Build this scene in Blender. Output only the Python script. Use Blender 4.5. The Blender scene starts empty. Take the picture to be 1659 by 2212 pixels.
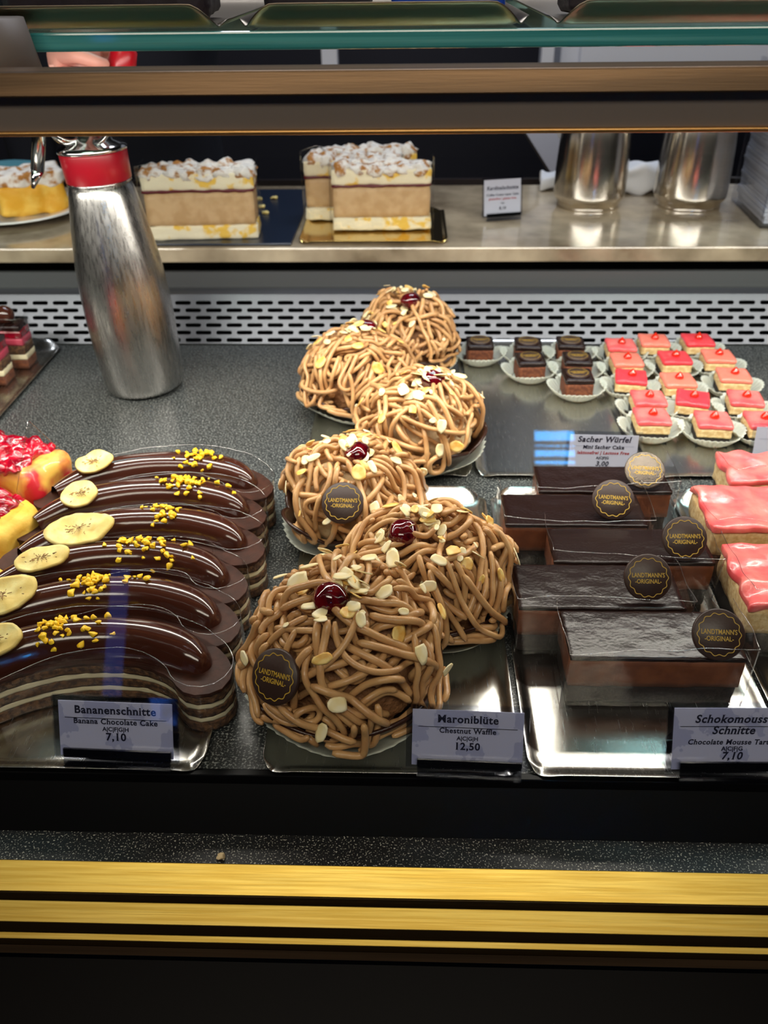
import bpy, bmesh, math, random
from mathutils import Vector, Matrix, noise, Euler
C = bpy.context.scene.collection
PI = math.pi
# ------------------------------------------------------------------ camera, light, exposure
W, H = 1659, 2212
CAMZ, FPX, TH, PS, RO = 0.44, 1800.0, 34.0, -2.0, -0.75
th, ps, ro = (math.radians(a) for a in (TH, PS, RO))
FW = Vector((math.sin(ps)*math.cos(th), math.cos(ps)*math.cos(th), -math.sin(th)))
_r = FW.cross(Vector((0, 0, 1))).normalized(); _u = _r.cross(FW)
RT = _r*math.cos(ro)+_u*math.sin(ro); UP = -_r*math.sin(ro)+_u*math.cos(ro)
cam_d = bpy.data.cameras.new('camera'); cam = bpy.data.objects.new('camera', cam_d); C.objects.link(cam)
cam.matrix_world = Matrix(((RT.x, UP.x, -FW.x, 0), (RT.y, UP.y, -FW.y, 0), (RT.z, UP.z, -FW.z, CAMZ), (0, 0, 0, 1)))
cam_d.sensor_fit = 'HORIZONTAL'; cam_d.sensor_width = 36; cam_d.lens = 36*FPX/W
cam_d.clip_start = 0.01; cam_d.clip_end = 50
cam_d.dof.use_dof = True; cam_d.dof.focus_distance = 0.56; cam_d.dof.aperture_fstop = 13.0
bpy.context.scene.camera = cam
vs = bpy.context.scene.view_settings
bpy.context.scene.display_settings.display_device = 'sRGB'
vs.view_transform = 'Standard'; vs.look = 'None'; vs.gamma = 1; vs.use_curve_mapping = False
vs.exposure = 0.0
wd = bpy.data.worlds.new('world'); bpy.context.scene.world = wd; wd.use_nodes = True
wd.node_tree.nodes['Background'].inputs[0].default_value = (0.10, 0.13, 0.2, 1)
wd.node_tree.nodes['Background'].inputs[1].default_value = 0.25
def area(name, loc, target, sx, sy, power, col):
    d = bpy.data.lights.new(name, 'AREA'); d.shape = 'RECTANGLE'; d.size = sx; d.size_y = sy
    d.energy = power; d.color = col
    o = bpy.data.objects.new(name, d); C.objects.link(o); o.location = loc
    o.rotation_euler = (Vector(target)-Vector(loc)).to_track_quat('-Z', 'Y').to_euler()
    return o
# LED strip under the glass shelf inside the case (hidden from the lens by the top rail)
area('case_light', (0, .700, .334), (0, .700, 0), 1.9, .03, 7.5, (1, .93, .82))
area('case_light_rear', (0, .56, .372), (0, 1.2, .08), 1.9, .02, 4.5, (1, .95, .88))
area('ceiling_light', (0, -1.15, 2.34), (0, .2, 0), 2.4, .8, 52, (1, .90, .74))
area('counter_light', (.1, 1.9, 2.3), (0, 1.2, 0), 1.8, .5, 32, (.82, .88, 1))

def U(px, py, z=None, Y=None):
    d = FW+RT*((px-W/2)/FPX)-UP*((py-H/2)/FPX)
    t = (z-CAMZ)/d.z if z is not None else Y/d.y
    return Vector((0, 0, CAMZ))+d*t
def SC(P): return FPX/((P-Vector((0, 0, CAMZ))).dot(FW))     # pixels per metre there
# ------------------------------------------------------------------ materials
def nt(name):
    m = bpy.data.materials.new(name); m.use_nodes = True; n = m.node_tree
    return m, n, n.nodes['Principled BSDF']
def srgb(r, g, b):
    f = lambda c: ((c/255+.055)/1.055)**2.4 if c > 10 else c/255/12.92
    return (f(r), f(g), f(b), 1)
def mat(name, col, rough=.5, metal=0, col2=None, nscale=200, detail=3, bump=0, bscale=400, coat=0, sss=0, spec=.5,
        lo=.4, hi=.6, stretch=None, trans=0, emit=None, tex='noise', bdist=.001, rvar=0):
    m, n, b = nt(name); N = n.nodes; L = n.links
    b.inputs['Base Color'].default_value = col; b.inputs['Roughness'].default_value = rough
    b.inputs['Metallic'].default_value = metal; b.inputs['Coat Weight'].default_value = coat
    b.inputs['Coat Roughness'].default_value = .06
    b.inputs['Specular IOR Level'].default_value = spec
    b.inputs['Transmission Weight'].default_value = trans
    if sss: b.inputs['Subsurface Weight'].default_value = sss; b.inputs['Subsurface Radius'].default_value = (.006, .003, .0015); b.inputs['Subsurface Scale'].default_value = 1
    if emit: b.inputs['Emission Color'].default_value = emit[0]; b.inputs['Emission Strength'].default_value = emit[1]
    tc = N.new('ShaderNodeTexCoord'); mp = N.new('ShaderNodeMapping'); L.new(tc.outputs['Object'], mp.inputs[0])
    if stretch: mp.inputs['Scale'].default_value = stretch
    if col2:
        if tex == 'noise':
            t = N.new('ShaderNodeTexNoise'); t.inputs['Scale'].default_value = nscale; t.inputs['Detail'].default_value = detail; out = t.outputs[0]
        else:
            t = N.new('ShaderNodeTexVoronoi'); t.inputs['Scale'].default_value = nscale; out = t.outputs['Distance']
        L.new(mp.outputs[0], t.inputs['Vector'])
        r = N.new('ShaderNodeValToRGB'); L.new(out, r.inputs[0])
        r.color_ramp.elements[0].position = lo; r.color_ramp.elements[0].color = col
        r.color_ramp.elements[1].position = hi; r.color_ramp.elements[1].color = col2
        L.new(r.outputs[0], b.inputs['Base Color'])
    if bump:
        t2 = N.new('ShaderNodeTexNoise'); t2.inputs['Scale'].default_value = bscale; t2.inputs['Detail'].default_value = 4
        L.new(mp.outputs[0], t2.inputs['Vector'])
        bp = N.new('ShaderNodeBump'); bp.inputs['Strength'].default_value = bump; bp.inputs['Distance'].default_value = bdist
        L.new(t2.outputs[0], bp.inputs['Height']); L.new(bp.outputs[0], b.inputs['Normal'])
        if rvar:
            mr = N.new('ShaderNodeMapRange'); mr.inputs['From Min'].default_value = .3; mr.inputs['From Max'].default_value = .7
            mr.inputs['To Min'].default_value = rough-rvar; mr.inputs['To Max'].default_value = rough+rvar
            L.new(t2.outputs[0], mr.inputs['Value']); L.new(mr.outputs[0], b.inputs['Roughness'])
    return m
def film_mat(name, gloss=.5, tint=(1, 1, 1, 1), bump=.3, bscale=60, rough=.05, base=.03):
    m = bpy.data.materials.new(name); m.use_nodes = True; n = m.node_tree; N = n.nodes; L = n.links; N.clear()
    o = N.new('ShaderNodeOutputMaterial'); mx = N.new('ShaderNodeMixShader'); t = N.new('ShaderNodeBsdfTransparent'); g = N.new('ShaderNodeBsdfGlossy')
    t.inputs[0].default_value = tint; g.inputs['Roughness'].default_value = rough
    f = N.new('ShaderNodeLayerWeight'); f.inputs[0].default_value = .5
    pw = N.new('ShaderNodeMath'); pw.operation = 'POWER'; pw.inputs[1].default_value = 4; L.new(f.outputs['Facing'], pw.inputs[0])
    mm = N.new('ShaderNodeMath'); mm.operation = 'MULTIPLY_ADD'; mm.inputs[1].default_value = gloss; mm.inputs[2].default_value = base
    L.new(pw.outputs[0], mm.inputs[0]); L.new(mm.outputs[0], mx.inputs[0]); L.new(t.outputs[0], mx.inputs[1]); L.new(g.outputs[0], mx.inputs[2]); L.new(mx.outputs[0], o.inputs[0])
    if bump:
        tc = N.new('ShaderNodeTexCoord'); tt = N.new('ShaderNodeTexNoise'); tt.inputs['Scale'].default_value = bscale
        L.new(tc.outputs['Object'], tt.inputs['Vector']); b = N.new('ShaderNodeBump'); b.inputs['Strength'].default_value = bump; b.inputs['Distance'].default_value = .004
        L.new(tt.outputs[0], b.inputs['Height']); L.new(b.outputs[0], g.inputs['Normal']); L.new(b.outputs[0], f.inputs['Normal'])
    return m
M = {}
M['deck'] = mat('speckled_deck', srgb(34, 37, 38), .36, col2=srgb(150, 154, 150), nscale=620, detail=1.5, lo=.52, hi=.70, spec=.6, bump=.05, bscale=600)
M['granite'] = mat('speckled_strip', srgb(14, 15, 17), .45, col2=srgb(200, 196, 184), nscale=900, detail=1.5, lo=.60, hi=.68)
M['steel'] = mat('tray_steel', srgb(186, 184, 178), .25, 1, bump=.03, bscale=700, stretch=(1, .08, 1), rvar=.03, bdist=.0001)
M['steel_grille'] = mat('grille_steel', srgb(96, 98, 104), .42, 1, bump=.03, bscale=200)
M['steel_dark'] = mat('ledge_steel', srgb(96, 98, 100), .5, .5, bump=.05, bscale=150, stretch=(.3, 4, 1))
M['brushed'] = mat('bottle_steel', srgb(196, 194, 190), .28, 1, col2=srgb(178, 176, 172), nscale=260, stretch=(1, 1, .1), lo=.35, hi=.65, bump=.02, bscale=400, rvar=.05, bdist=.0003)
M['chrome'] = mat('polished_steel', srgb(205, 205, 205), .12, 1)
M['pitcher'] = mat('pitcher_steel', srgb(214, 208, 198), .17, 1, bump=.02, bscale=30)
M['gold'] = mat('brushed_gold', srgb(226, 194, 100), .42, 1, col2=srgb(210, 174, 80), nscale=70, stretch=(.2, 8, 8), bump=.06, bscale=120, rvar=.04, bdist=.0004)
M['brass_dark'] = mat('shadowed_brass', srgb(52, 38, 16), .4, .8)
M['bronze'] = mat('bronze_rail', srgb(124, 98, 72), .38, .85, col2=srgb(100, 80, 60), nscale=20, stretch=(.2, 6, 6), bump=.04, bscale=200)
M['bronze_dark'] = mat('grey_rail', srgb(116, 106, 98), .55, .1, bump=.04, bscale=260)
M['bronze_lip'] = mat('bronze_lip', srgb(208, 158, 96), .35, .9)
M['black'] = mat('black_lacquer', srgb(4, 4, 5), .3, spec=.2)
M['black_gloss'] = mat('black_gloss', srgb(4, 5, 8), .12)
M['marble'] = mat('beige_marble', srgb(124, 110, 90), .16, col2=srgb(196, 180, 154), nscale=13, detail=9, lo=.34, hi=.70, coat=.3)
M['glassedge'] = mat('green_glass', (.10, .42, .42, 1), .08, col2=(.04, .26, .27, 1), nscale=8, stretch=(.4, 1, 30), coat=.5)
M['glasstop'] = film_mat('clear_shelf', .7, (.72, .92, .88, 1), 0)
M['pane'] = film_mat('front_pane', .6, (.985, .992, .99, 1), 0, rough=.01, base=.02)
M['film'] = film_mat('plastic_film', .7, (.965, .965, .97, 1), .3, 45, .07, .02)
M['sleeve'] = film_mat('clear_sleeve', .7, (.9, .91, .94, 1), .1, 20, .04, .04)
M['plexi'] = film_mat('clear_acrylic', .45, (.9, .91, .94, 1), 0, 20, .08, .09)
M['noodle'] = mat('chestnut_puree', srgb(204, 160, 108), .32, col2=srgb(186, 140, 92), nscale=60, coat=.12, bump=.3, bscale=900, sss=.12, spec=.45, bdist=.0008)
M['puree_core'] = mat('puree_core', srgb(140, 96, 60), .6, bump=.9, bscale=160, bdist=.004)  # darker than the strands: the shade between them put into the colour
M['cream'] = mat('nut_cream', srgb(226, 200, 156), .6, col2=srgb(208, 176, 128), nscale=120, bump=.6, bscale=250, sss=.15, bdist=.002)
M['almond'] = mat('almond', srgb(240, 218, 160), .45, col2=srgb(246, 232, 192), nscale=80, sss=.1)
M['almond_toast'] = mat('toasted_almond', srgb(226, 172, 78), .45, col2=srgb(240, 210, 130), nscale=120)
M['cherry'] = mat('dark_cherry', srgb(92, 4, 14), .08, col2=srgb(52, 2, 10), nscale=120, coat=1, sss=.1)
M['choc_shell'] = mat('chocolate_shell', srgb(52, 28, 18), .3, bump=.25, bscale=120, bdist=.002)
M['paper'] = mat('white_paper', srgb(186, 190, 178), .75, sss=.1)
M['napkin'] = mat('napkin_white', srgb(226, 228, 234), .8, bump=.3, bscale=60)
M['medal'] = mat('medallion_chocolate', srgb(52, 34, 28), .42, bump=.1, bscale=500)
M['goldprint'] = mat('gold_print', srgb(196, 158, 52), .5)
M['glaze_matte'] = mat('dull_glaze', srgb(66, 34, 22), .55, spec=.25, col2=srgb(52, 27, 18), nscale=90, bump=.35, bscale=110, bdist=.002)
M['film_edge'] = film_mat('film_edge', .6, (.9, .9, .92, 1), 0, 20, .15, .35)
M['steel_upper'] = mat('shelf_tray_steel', srgb(150, 138, 122), .34, 1)
M['blueglow'] = mat('added_blue_glow', (0, 0, 0, 1), .5, emit=((.05, .40, 1, 1), 34))  # glow added only for the blue stripes reflected in the front pane
M['blueglow_dim'] = mat('added_dim_blue_glow', (0, 0, 0, 1), .5, emit=((.06, .22, 1, 1), 1.7))  # weaker added glow for the blue streak reflected at the left
M['glaze'] = mat('chocolate_glaze', srgb(62, 30, 20), .16, coat=.55, bump=.05, bscale=40, bdist=.003)
M['glaze_dark'] = mat('dark_glaze', srgb(30, 15, 12), .24, coat=.0, spec=.4, bump=.35, bscale=420, bdist=.0006)
M['mousse'] = mat('chocolate_mousse', srgb(122, 70, 40), .6, col2=srgb(106, 58, 32), nscale=100, bump=.15, bscale=300)
M['dark_sponge'] = mat('dark_sponge', srgb(42, 32, 28), .85, col2=srgb(28, 21, 20), nscale=300, bump=.5, bscale=500)
M['sponge'] = mat('brown_sponge', srgb(112, 78, 48), .85, col2=srgb(62, 40, 26), nscale=260, bump=.7, bscale=420, lo=.38, hi=.62, bdist=.002)
M['white_cream'] = mat('white_cream', srgb(232, 220, 182), .55, bump=.2, bscale=200, sss=.1)
M['chip'] = mat('banana_chip', srgb(238, 222, 150), .6, col2=srgb(224, 196, 112), nscale=70, bump=.5, bscale=150, sss=.1)
M['chip_core'] = mat('banana_seed', srgb(170, 130, 78), .7, col2=srgb(104, 70, 38), nscale=200)
M['brittle'] = mat('yellow_brittle', srgb(250, 196, 24), .4, col2=srgb(255, 214, 50), nscale=200, sss=.1)
M['yellow_cake'] = mat('yellow_cake', srgb(240, 196, 84), .6, col2=srgb(226, 168, 40), nscale=45, bump=.5, bscale=120, sss=.1, bdist=.002)
M['rasp'] = mat('raspberry_jelly', srgb(186, 10, 40), .12, col2=srgb(120, 4, 26), nscale=70, coat=.8, bump=.6, bscale=90, sss=.1, bdist=.004)
M['rasp_wash'] = mat('raspberry_stained_cake', srgb(238, 190, 84), .45, col2=srgb(204, 30, 44), nscale=30, lo=.36, hi=.54, coat=.3, sss=.1)
M['pink'] = mat('pink_glaze', srgb(226, 84, 88), .3, col2=srgb(240, 124, 116), nscale=34, coat=.3, sss=.15, bump=.5, bscale=70, bdist=.003)
M['pink_bright'] = mat('bright_pink_glaze', srgb(228, 58, 70), .28, coat=.3, sss=.15)
M['pink_pale'] = mat('pale_pink_glaze', srgb(240, 128, 108), .28, coat=.3, sss=.15)
M['dollop'] = mat('red_dollop', srgb(206, 40, 18), .15, coat=.6)
M['vanilla'] = mat('vanilla_sponge', srgb(226, 200, 148), .8, col2=srgb(206, 172, 116), nscale=260, bump=.5, bscale=400)
M['sacher'] = mat('sacher_sponge', srgb(118, 66, 38), .8, col2=srgb(92, 48, 28), nscale=260, bump=.5, bscale=400)
M['mocha'] = mat('mocha_cream', srgb(206, 172, 128), .55, col2=srgb(192, 156, 110), nscale=60, bump=.2, bscale=200, sss=.1)
M['merin'] = mat('meringue_sponge', srgb(240, 230, 200), .8, col2=srgb(238, 196, 84), nscale=44, lo=.54, hi=.62, bump=.5, bscale=200, bdist=.002)
M['powder'] = mat('powdered_crust', srgb(240, 236, 230), .9, col2=srgb(180, 124, 62), nscale=70, lo=.50, hi=.62, bump=.8, bscale=160, bdist=.003)
M['jam'] = mat('berry_jam', srgb(96, 20, 34), .3)
M['pink_layer'] = mat('pink_layer', srgb(196, 70, 92), .4, bump=.3, bscale=200)
M['redlac'] = mat('red_band', srgb(140, 8, 26), .34, coat=.1)
M['redplastic'] = mat('red_cap', srgb(178, 18, 32), .3)
M['white'] = mat('white_enamel', srgb(220, 224, 236), .5)
M['porcelain'] = mat('porcelain', srgb(226, 226, 222), .15, coat=.5)
M['card'] = mat('price_card', srgb(214, 214, 236), .6, col2=srgb(186, 188, 218), nscale=55, detail=6, lo=.49, hi=.5)
M['cardw'] = mat('white_card', srgb(228, 228, 234), .6)
M['ink'] = mat('dark_ink', srgb(22, 22, 46), .6)
M['redink'] = mat('red_ink', srgb(190, 50, 50), .6)
M['navy'] = mat('navy_cloth', srgb(22, 26, 40), .9)
M['skin'] = mat('skin', srgb(216, 150, 136), .5, sss=.2)
M['teal'] = mat('teal_cloth', srgb(70, 130, 146), .85)
M['wood'] = mat('dark_wood', srgb(36, 26, 26), .4, col2=srgb(26, 18, 20), nscale=6, stretch=(.3, 6, 6))
M['greybox'] = mat('grey_metal', srgb(112, 108, 110), .4, .5)
M['bluebox'] = mat('blue_plastic', srgb(30, 74, 190), .35)
M['darkcake'] = mat('dark_crust', srgb(38, 30, 40), .5, bump=.5, bscale=90, bdist=.003)
M['floor'] = mat('room_floor', srgb(60, 54, 50), .5)
M['wall'] = mat('room_wall', srgb(30, 30, 42), .7)
M['ceil'] = mat('room_ceiling', srgb(150, 140, 125), .8)
M['bluesheet'] = mat('blue_board', srgb(22, 34, 54), .3)
M['goldboard'] = mat('gold_board', srgb(208, 180, 110), .12, 1)
# ------------------------------------------------------------------ mesh helpers
class MB:
    def __init__(s): s.v = []; s.f = []; s.m = []; s.sm = []
    def add(s, vs_, fs, mi=0, smooth=True):
        o = len(s.v); s.v += [tuple(v) for v in vs_]; s.f += [tuple(i+o for i in f) for f in fs]; s.m += [mi]*len(fs); s.sm += [smooth]*len(fs)
    def box(s, x0, x1, y0, y1, z0, z1, mi=0):
        s.add([(x0, y0, z0), (x1, y0, z0), (x1, y1, z0), (x0, y1, z0), (x0, y0, z1), (x1, y0, z1), (x1, y1, z1), (x0, y1, z1)],
              [(0, 3, 2, 1), (4, 5, 6, 7), (0, 1, 5, 4), (1, 2, 6, 5), (2, 3, 7, 6), (3, 0, 4, 7)], mi, False)
    def lathe(s, prof, n=48, mi=0, c=(0, 0, 0), capb=True, capt=True):
        vs_ = []; fs = []
        for r, z in prof:
            for i in range(n): a = 2*PI*i/n; vs_.append((c[0]+r*math.cos(a), c[1]+r*math.sin(a), c[2]+z))
        for k in range(len(prof)-1):
            for i in range(n): j = (i+1) % n; fs.append((k*n+i, k*n+j, (k+1)*n+j, (k+1)*n+i))
        if capb: fs.append(tuple(range(n))[::-1])
        if capt: fs.append(tuple((len(prof)-1)*n+i for i in range(n)))
        s.add(vs_, fs, mi)
    def tube(s, pts, r, n=8, mi=0, caps=True, flat=1):
        pts = [Vector(p) for p in pts]; k = len(pts); vs_ = []; fs = []
        rf = r if callable(r) else (lambda t: r)
        nrm = None
        for i, p in enumerate(pts):
            t = (pts[min(i+1, k-1)]-pts[max(i-1, 0)])
            if t.length < 1e-9: t = Vector((0, 0, 1))
            t.normalize()
            if nrm is None: nrm = t.orthogonal().normalized()
            nrm = (nrm-t*nrm.dot(t))
            if nrm.length < 1e-6: nrm = t.orthogonal()
            nrm.normalize(); b = t.cross(nrm); rr = rf(i/(k-1))
            for j in range(n): a = 2*PI*j/n; vs_.append(p+nrm*math.cos(a)*rr+b*math.sin(a)*rr*flat)
        for i in range(k-1):
            for j in range(n): j2 = (j+1) % n; fs.append((i*n+j, i*n+j2, (i+1)*n+j2, (i+1)*n+j))
        if caps: fs.append(tuple(range(n))[::-1]); fs.append(tuple((k-1)*n+j for j in range(n)))
        s.add(vs_, fs, mi)
    def ball(s, c, rx, ry, rz, n=16, mi=0, amp=0, seed=0):
        vs_ = []; fs = []; m = n//2
        for i in range(m+1):
            t = PI*i/m
            for j in range(n):
                a = 2*PI*j/n; d = Vector((math.sin(t)*math.cos(a), math.sin(t)*math.sin(a), math.cos(t)))
                k = 1+amp*noise.noise(d*1.7+Vector((seed*3.1, 0, 0))) if amp else 1
                vs_.append((c[0]+d.x*rx*k, c[1]+d.y*ry*k, c[2]+d.z*rz*k))
        for i in range(m):
            for j in range(n): j2 = (j+1) % n; fs.append((i*n+j, (i+1)*n+j, (i+1)*n+j2, i*n+j2))
        s.add(vs_, fs, mi)
    def prism(s, poly, z0, z1, mi=0, smooth=False):
        n = len(poly); vs_ = [(x, y, z0) for x, y in poly]+[(x, y, z1) for x, y in poly]
        s.add(vs_, [tuple(range(n))[::-1], tuple(range(n, 2*n))]+[(i, (i+1) % n, n+(i+1) % n, n+i) for i in range(n)], mi, smooth)
    def grid(s, fn, nu, nv, mi=0, smooth=True):
        vs_ = [fn(i/nu, j/nv) for i in range(nu+1) for j in range(nv+1)]
        s.add(vs_, [(i*(nv+1)+j, (i+1)*(nv+1)+j, (i+1)*(nv+1)+j+1, i*(nv+1)+j+1) for i in range(nu) for j in range(nv)], mi, smooth)
    def nbox(s, x0, x1, y0, y1, z0, z1, n=8, amp=.001, freq=60, mi=0, seed=0, rnd=.15, smooth=True, nz=None):
        """a box of n cells a side with rounded corners and a rough skin"""
        nz = nz or n
        cx, cy, cz = (x0+x1)/2, (y0+y1)/2, (z0+z1)/2; hx, hy, hz = (x1-x0)/2, (y1-y0)/2, (z1-z0)/2
        rr = min(hx, hy, hz)*2*rnd; idx = {}; vs_ = []; fs = []
        def vert(i, j, k):
            if (i, j, k) in idx: return idx[(i, j, k)]
            p = Vector(((2*i/n-1)*hx, (2*j/n-1)*hy, (2*k/nz-1)*hz))
            q = Vector((max(-hx+rr, min(hx-rr, p.x)), max(-hy+rr, min(hy-rr, p.y)), max(-hz+rr, min(hz-rr, p.z))))
            d = p-q
            if d.length > 1e-9: p = q+d.normalized()*min(rr, d.length)
            p += Vector((cx, cy, cz))
            nv_ = noise.noise_vector(p*freq+Vector((seed*7.3, seed, 0)))*amp
            p += nv_; idx[(i, j, k)] = len(vs_); vs_.append(p); return idx[(i, j, k)]
        for a in range(n):
            for b in range(n):
                fs.append((vert(a, b, nz), vert(a+1, b, nz), vert(a+1, b+1, nz), vert(a, b+1, nz)))
                fs.append((vert(a, b, 0), vert(a, b+1, 0), vert(a+1, b+1, 0), vert(a+1, b, 0)))
            for k in range(nz):
                fs.append((vert(a, 0, k), vert(a+1, 0, k), vert(a+1, 0, k+1), vert(a, 0, k+1)))
                fs.append((vert(a, n, k), vert(a, n, k+1), vert(a+1, n, k+1), vert(a+1, n, k)))
                fs.append((vert(0, a, k), vert(0, a, k+1), vert(0, a+1, k+1), vert(0, a+1, k)))
                fs.append((vert(n, a, k), vert(n, a+1, k), vert(n, a+1, k+1), vert(n, a, k+1)))
        s.add(vs_, fs, mi, smooth)
    def xform(s, mx, start=0):
        for i in range(start, len(s.v)): s.v[i] = tuple(mx @ Vector(s.v[i]))
    def build(s, name, mats, parent=None, loc=None, rot=None):
        me = bpy.data.meshes.new(name); me.from_pydata(s.v, [], s.f)
        if not isinstance(mats, (list, tuple)): mats = [mats]
        for m in mats: me.materials.append(m)
        me.polygons.foreach_set('material_index', s.m); me.polygons.foreach_set('use_smooth', s.sm); me.update()
        o = bpy.data.objects.new(name, me); C.objects.link(o)
        if parent: o.parent = parent
        if loc is not None: o.location = loc
        if rot is not None: o.rotation_euler = rot
        return o
def thing(name, label, cat, loc=(0, 0, 0), rz=0, group=None, rot=None):
    o = bpy.data.objects.new(name, None); C.objects.link(o); o.location = loc
    o.rotation_euler = rot if rot else (0, 0, rz); o.empty_display_size = .02
    return tag(o, label, cat, group)
def tag(o, label, cat, group=None):
    o['label'] = label; o['category'] = cat
    if group: o['group'] = group
    return o
def struct(o): o['kind'] = 'structure'; return o
def kids(o): return [c for c in bpy.data.objects if c.parent == o]
def dup(root, loc, rz=0, label=None, scale=None, keep=None):
    r = root.copy(); C.objects.link(r); r.location = loc; r.rotation_euler = (0, 0, rz)
    if scale: r.scale = (scale,)*3
    if label: r['label'] = label
    for ch in kids(root):
        if keep and not keep(ch): continue
        c = ch.copy(); C.objects.link(c); c.parent = r
        for g in kids(ch):
            d = g.copy(); C.objects.link(d); d.parent = c
    return r
def solid(o, t, off=0):
    md = o.modifiers.new('thick', 'SOLIDIFY'); md.thickness = t; md.offset = off; return o
def bevel(o, w, seg=2):
    md = o.modifiers.new('bevel', 'BEVEL'); md.width = w; md.segments = seg; md.limit_method = 'ANGLE'; return o
def lines_mb(text, size, bold=0.0, xs=1.0, serif=True, italic=0, depth=.0002):
    """lettering as a mesh, centred on x, standing in the xy plane; flat stem ends get slab serifs"""
    cu = bpy.data.curves.new('t', 'FONT'); cu.body = text; cu.size = size; cu.align_x = 'CENTER'; cu.offset = bold*size; cu.shear = italic; cu.resolution_u = 4
    if serif: cu.space_character = 1.10
    ob = bpy.data.objects.new('t', cu); C.objects.link(ob); bpy.context.view_layer.update()
    me = bpy.data.meshes.new_from_object(ob.evaluated_get(bpy.context.evaluated_depsgraph_get()))
    mb = MB(); vs_ = [(v.co.x*xs, v.co.y, 0) for v in me.vertices]; mb.add(vs_, [tuple(p.vertices) for p in me.polygons], 0, False)
    if serif:
        cnt = {}
        for p in me.polygons:
            for k in p.edge_keys: cnt[k] = cnt.get(k, 0)+1
        for (a, b), n in cnt.items():
            if n != 1: continue
            A, B = me.vertices[a].co, me.vertices[b].co; ln = abs(A.x-B.x)
            if abs(A.y-B.y) > .012*size or not .055*size < ln < .20*size: continue
            y = (A.y+B.y)/2; x0, x1 = min(A.x, B.x)*xs, max(A.x, B.x)*xs; e = .048*size; h = .045*size
            ylow = abs(y) < .05*size or y < -.1*size
            if not ylow and y < .38*size: continue
            ya, yb = (y, y+h) if ylow else (y-h, y)
            mb.add([(x0-e, ya, 0.00002), (x1+e, ya, 0.00002), (x1+e, yb, 0.00002), (x0-e, yb, 0.00002)], [(0, 1, 2, 3)], 0, False)
    bpy.data.objects.remove(ob); bpy.data.curves.remove(cu)
    return mb
# ------------------------------------------------------------------ the room
mb = MB(); mb.box(-3.2, 3.2, -2.6, 3.4, -.95, -.9); struct(mb.build('floor', M['floor']))
mb = MB(); mb.box(-3.2, 3.2, -2.6, 3.4, 2.4, 2.45); struct(mb.build('ceiling', M['ceil']))
mb = MB(); mb.box(-3.2, 3.2, 3.4, 3.45, -.9, 2.4); struct(mb.build('wall_back', M['wall']))
mb = MB(); mb.box(-3.2, 3.2, -2.65, -2.6, -.9, 2.4); struct(mb.build('wall_front', M['wall']))
mb = MB(); mb.box(-3.25, -3.2, -2.6, 3.4, -.9, 2.4); struct(mb.build('wall_left', M['wall']))
mb = MB(); mb.box(3.2, 3.25, -2.6, 3.4, -.9, 2.4); struct(mb.build('wall_right', M['wall']))
XL, XR = -1.0, 1.0
def added_window(name, x0, x1, z0, z1, panes, m):  # unseen blue panels added behind the viewer, shaped for reflections in the front pane
    w = bpy.data.objects.new(name, None); C.objects.link(w); w.location = (x0, -2.6, z0); struct(w); T = Matrix.Translation((-x0, 2.6, -z0))
    mb = MB(); mb.box(x0-.03, x0, -2.6, -2.57, z0-.03, z1+.03); mb.box(x1, x1+.03, -2.6, -2.57, z0-.03, z1+.03); mb.box(x0, x1, -2.6, -2.57, z1, z1+.03); mb.box(x0, x1, -2.6, -2.57, z0-.03, z0)
    e = z1
    for a, b in panes:
        if a < e-.001: mb.box(x0, x1, -2.6, -2.575, a, e)
        e = b
    mb.xform(T); mb.build('added_window_frame', M['wall'], w)
    for a, b in panes: mb = MB(); mb.box(x0, x1, -2.6, -2.59, b, a); mb.xform(T); mb.build('pane', M[m], w)
added_window('added_window_1', .53, .70, .952, 1.10, ((1.10, 1.054), (1.038, 1.029), (1.016, .986), (.970, .952)), 'blueglow')
added_window('added_window_2', -1.235, -1.15, -.02, .50, ((.50, -.02),), 'blueglow_dim')
# ------------------------------------------------------------------ the display case
case = thing('display_case', 'glass-fronted refrigerated display case with dark speckled deck and brushed gold front rails', 'display case', (0, .3, -.9))
def cbuild(mb, name, m, bev=0):
    mb.xform(Matrix.Translation((0, -.3, .9))); o = mb.build(name, m, case)
    if bev: bevel(o, bev)
    return o
mb = MB(); mb.box(XL, XR, .352, 1.062, -.02, 0); cbuild(mb, 'deck', M['deck'])
def strip(pts, name, m, thick=.0, bev=0):
    """extrude a (Y, z) profile polygon along X"""
    mb = MB(); n = len(pts)
    vs_ = [(XL, y, z) for y, z in pts]+[(XR, y, z) for y, z in pts]
    mb.add(vs_, [(i, (i+1) % n, n+(i+1) % n, n+i) for i in range(n)]+[tuple(range(n))[::-1], tuple(range(n, 2*n))], 0, False)
    return cbuild(mb, name, m, bev)
def PY(py, z=None, Y=None):
    p = U(829, py, z=z, Y=Y); return (p.y, p.z)
strip([(.352, .001), (.352, -.02), (.3475, -.02), (.3455, -.002), (.3465, .001)], 'front_lip', M['black'], bev=.0006)
g0 = PY(1808, z=-.03); g1 = PY(1872, z=-.03)
strip([(.352, -.003), (.352, -.04), (g0[0], -.04), g0, (.3465, -.006)], 'recess_panel', M['black'])
strip([g1, g0, (g0[0], -.045), (g1[0]+.006, -.045)], 'speckled_strip', M['granite'])
def rail(a, b, name, m, t=.0022): strip([a, (a[0]+.6*t, a[1]-t), (b[0]+.6*t, b[1]-t), b], name, m, bev=.0004)
rail(g1, PY(1941, z=-.041), 'gold_rail', M['gold'])
rail(PY(1960, z=-.047), PY(2008, z=-.055), 'gold_rail', M['gold'])
rail(PY(2030, z=-.064), PY(2045, z=-.0665), 'gold_rail', M['gold'])
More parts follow.
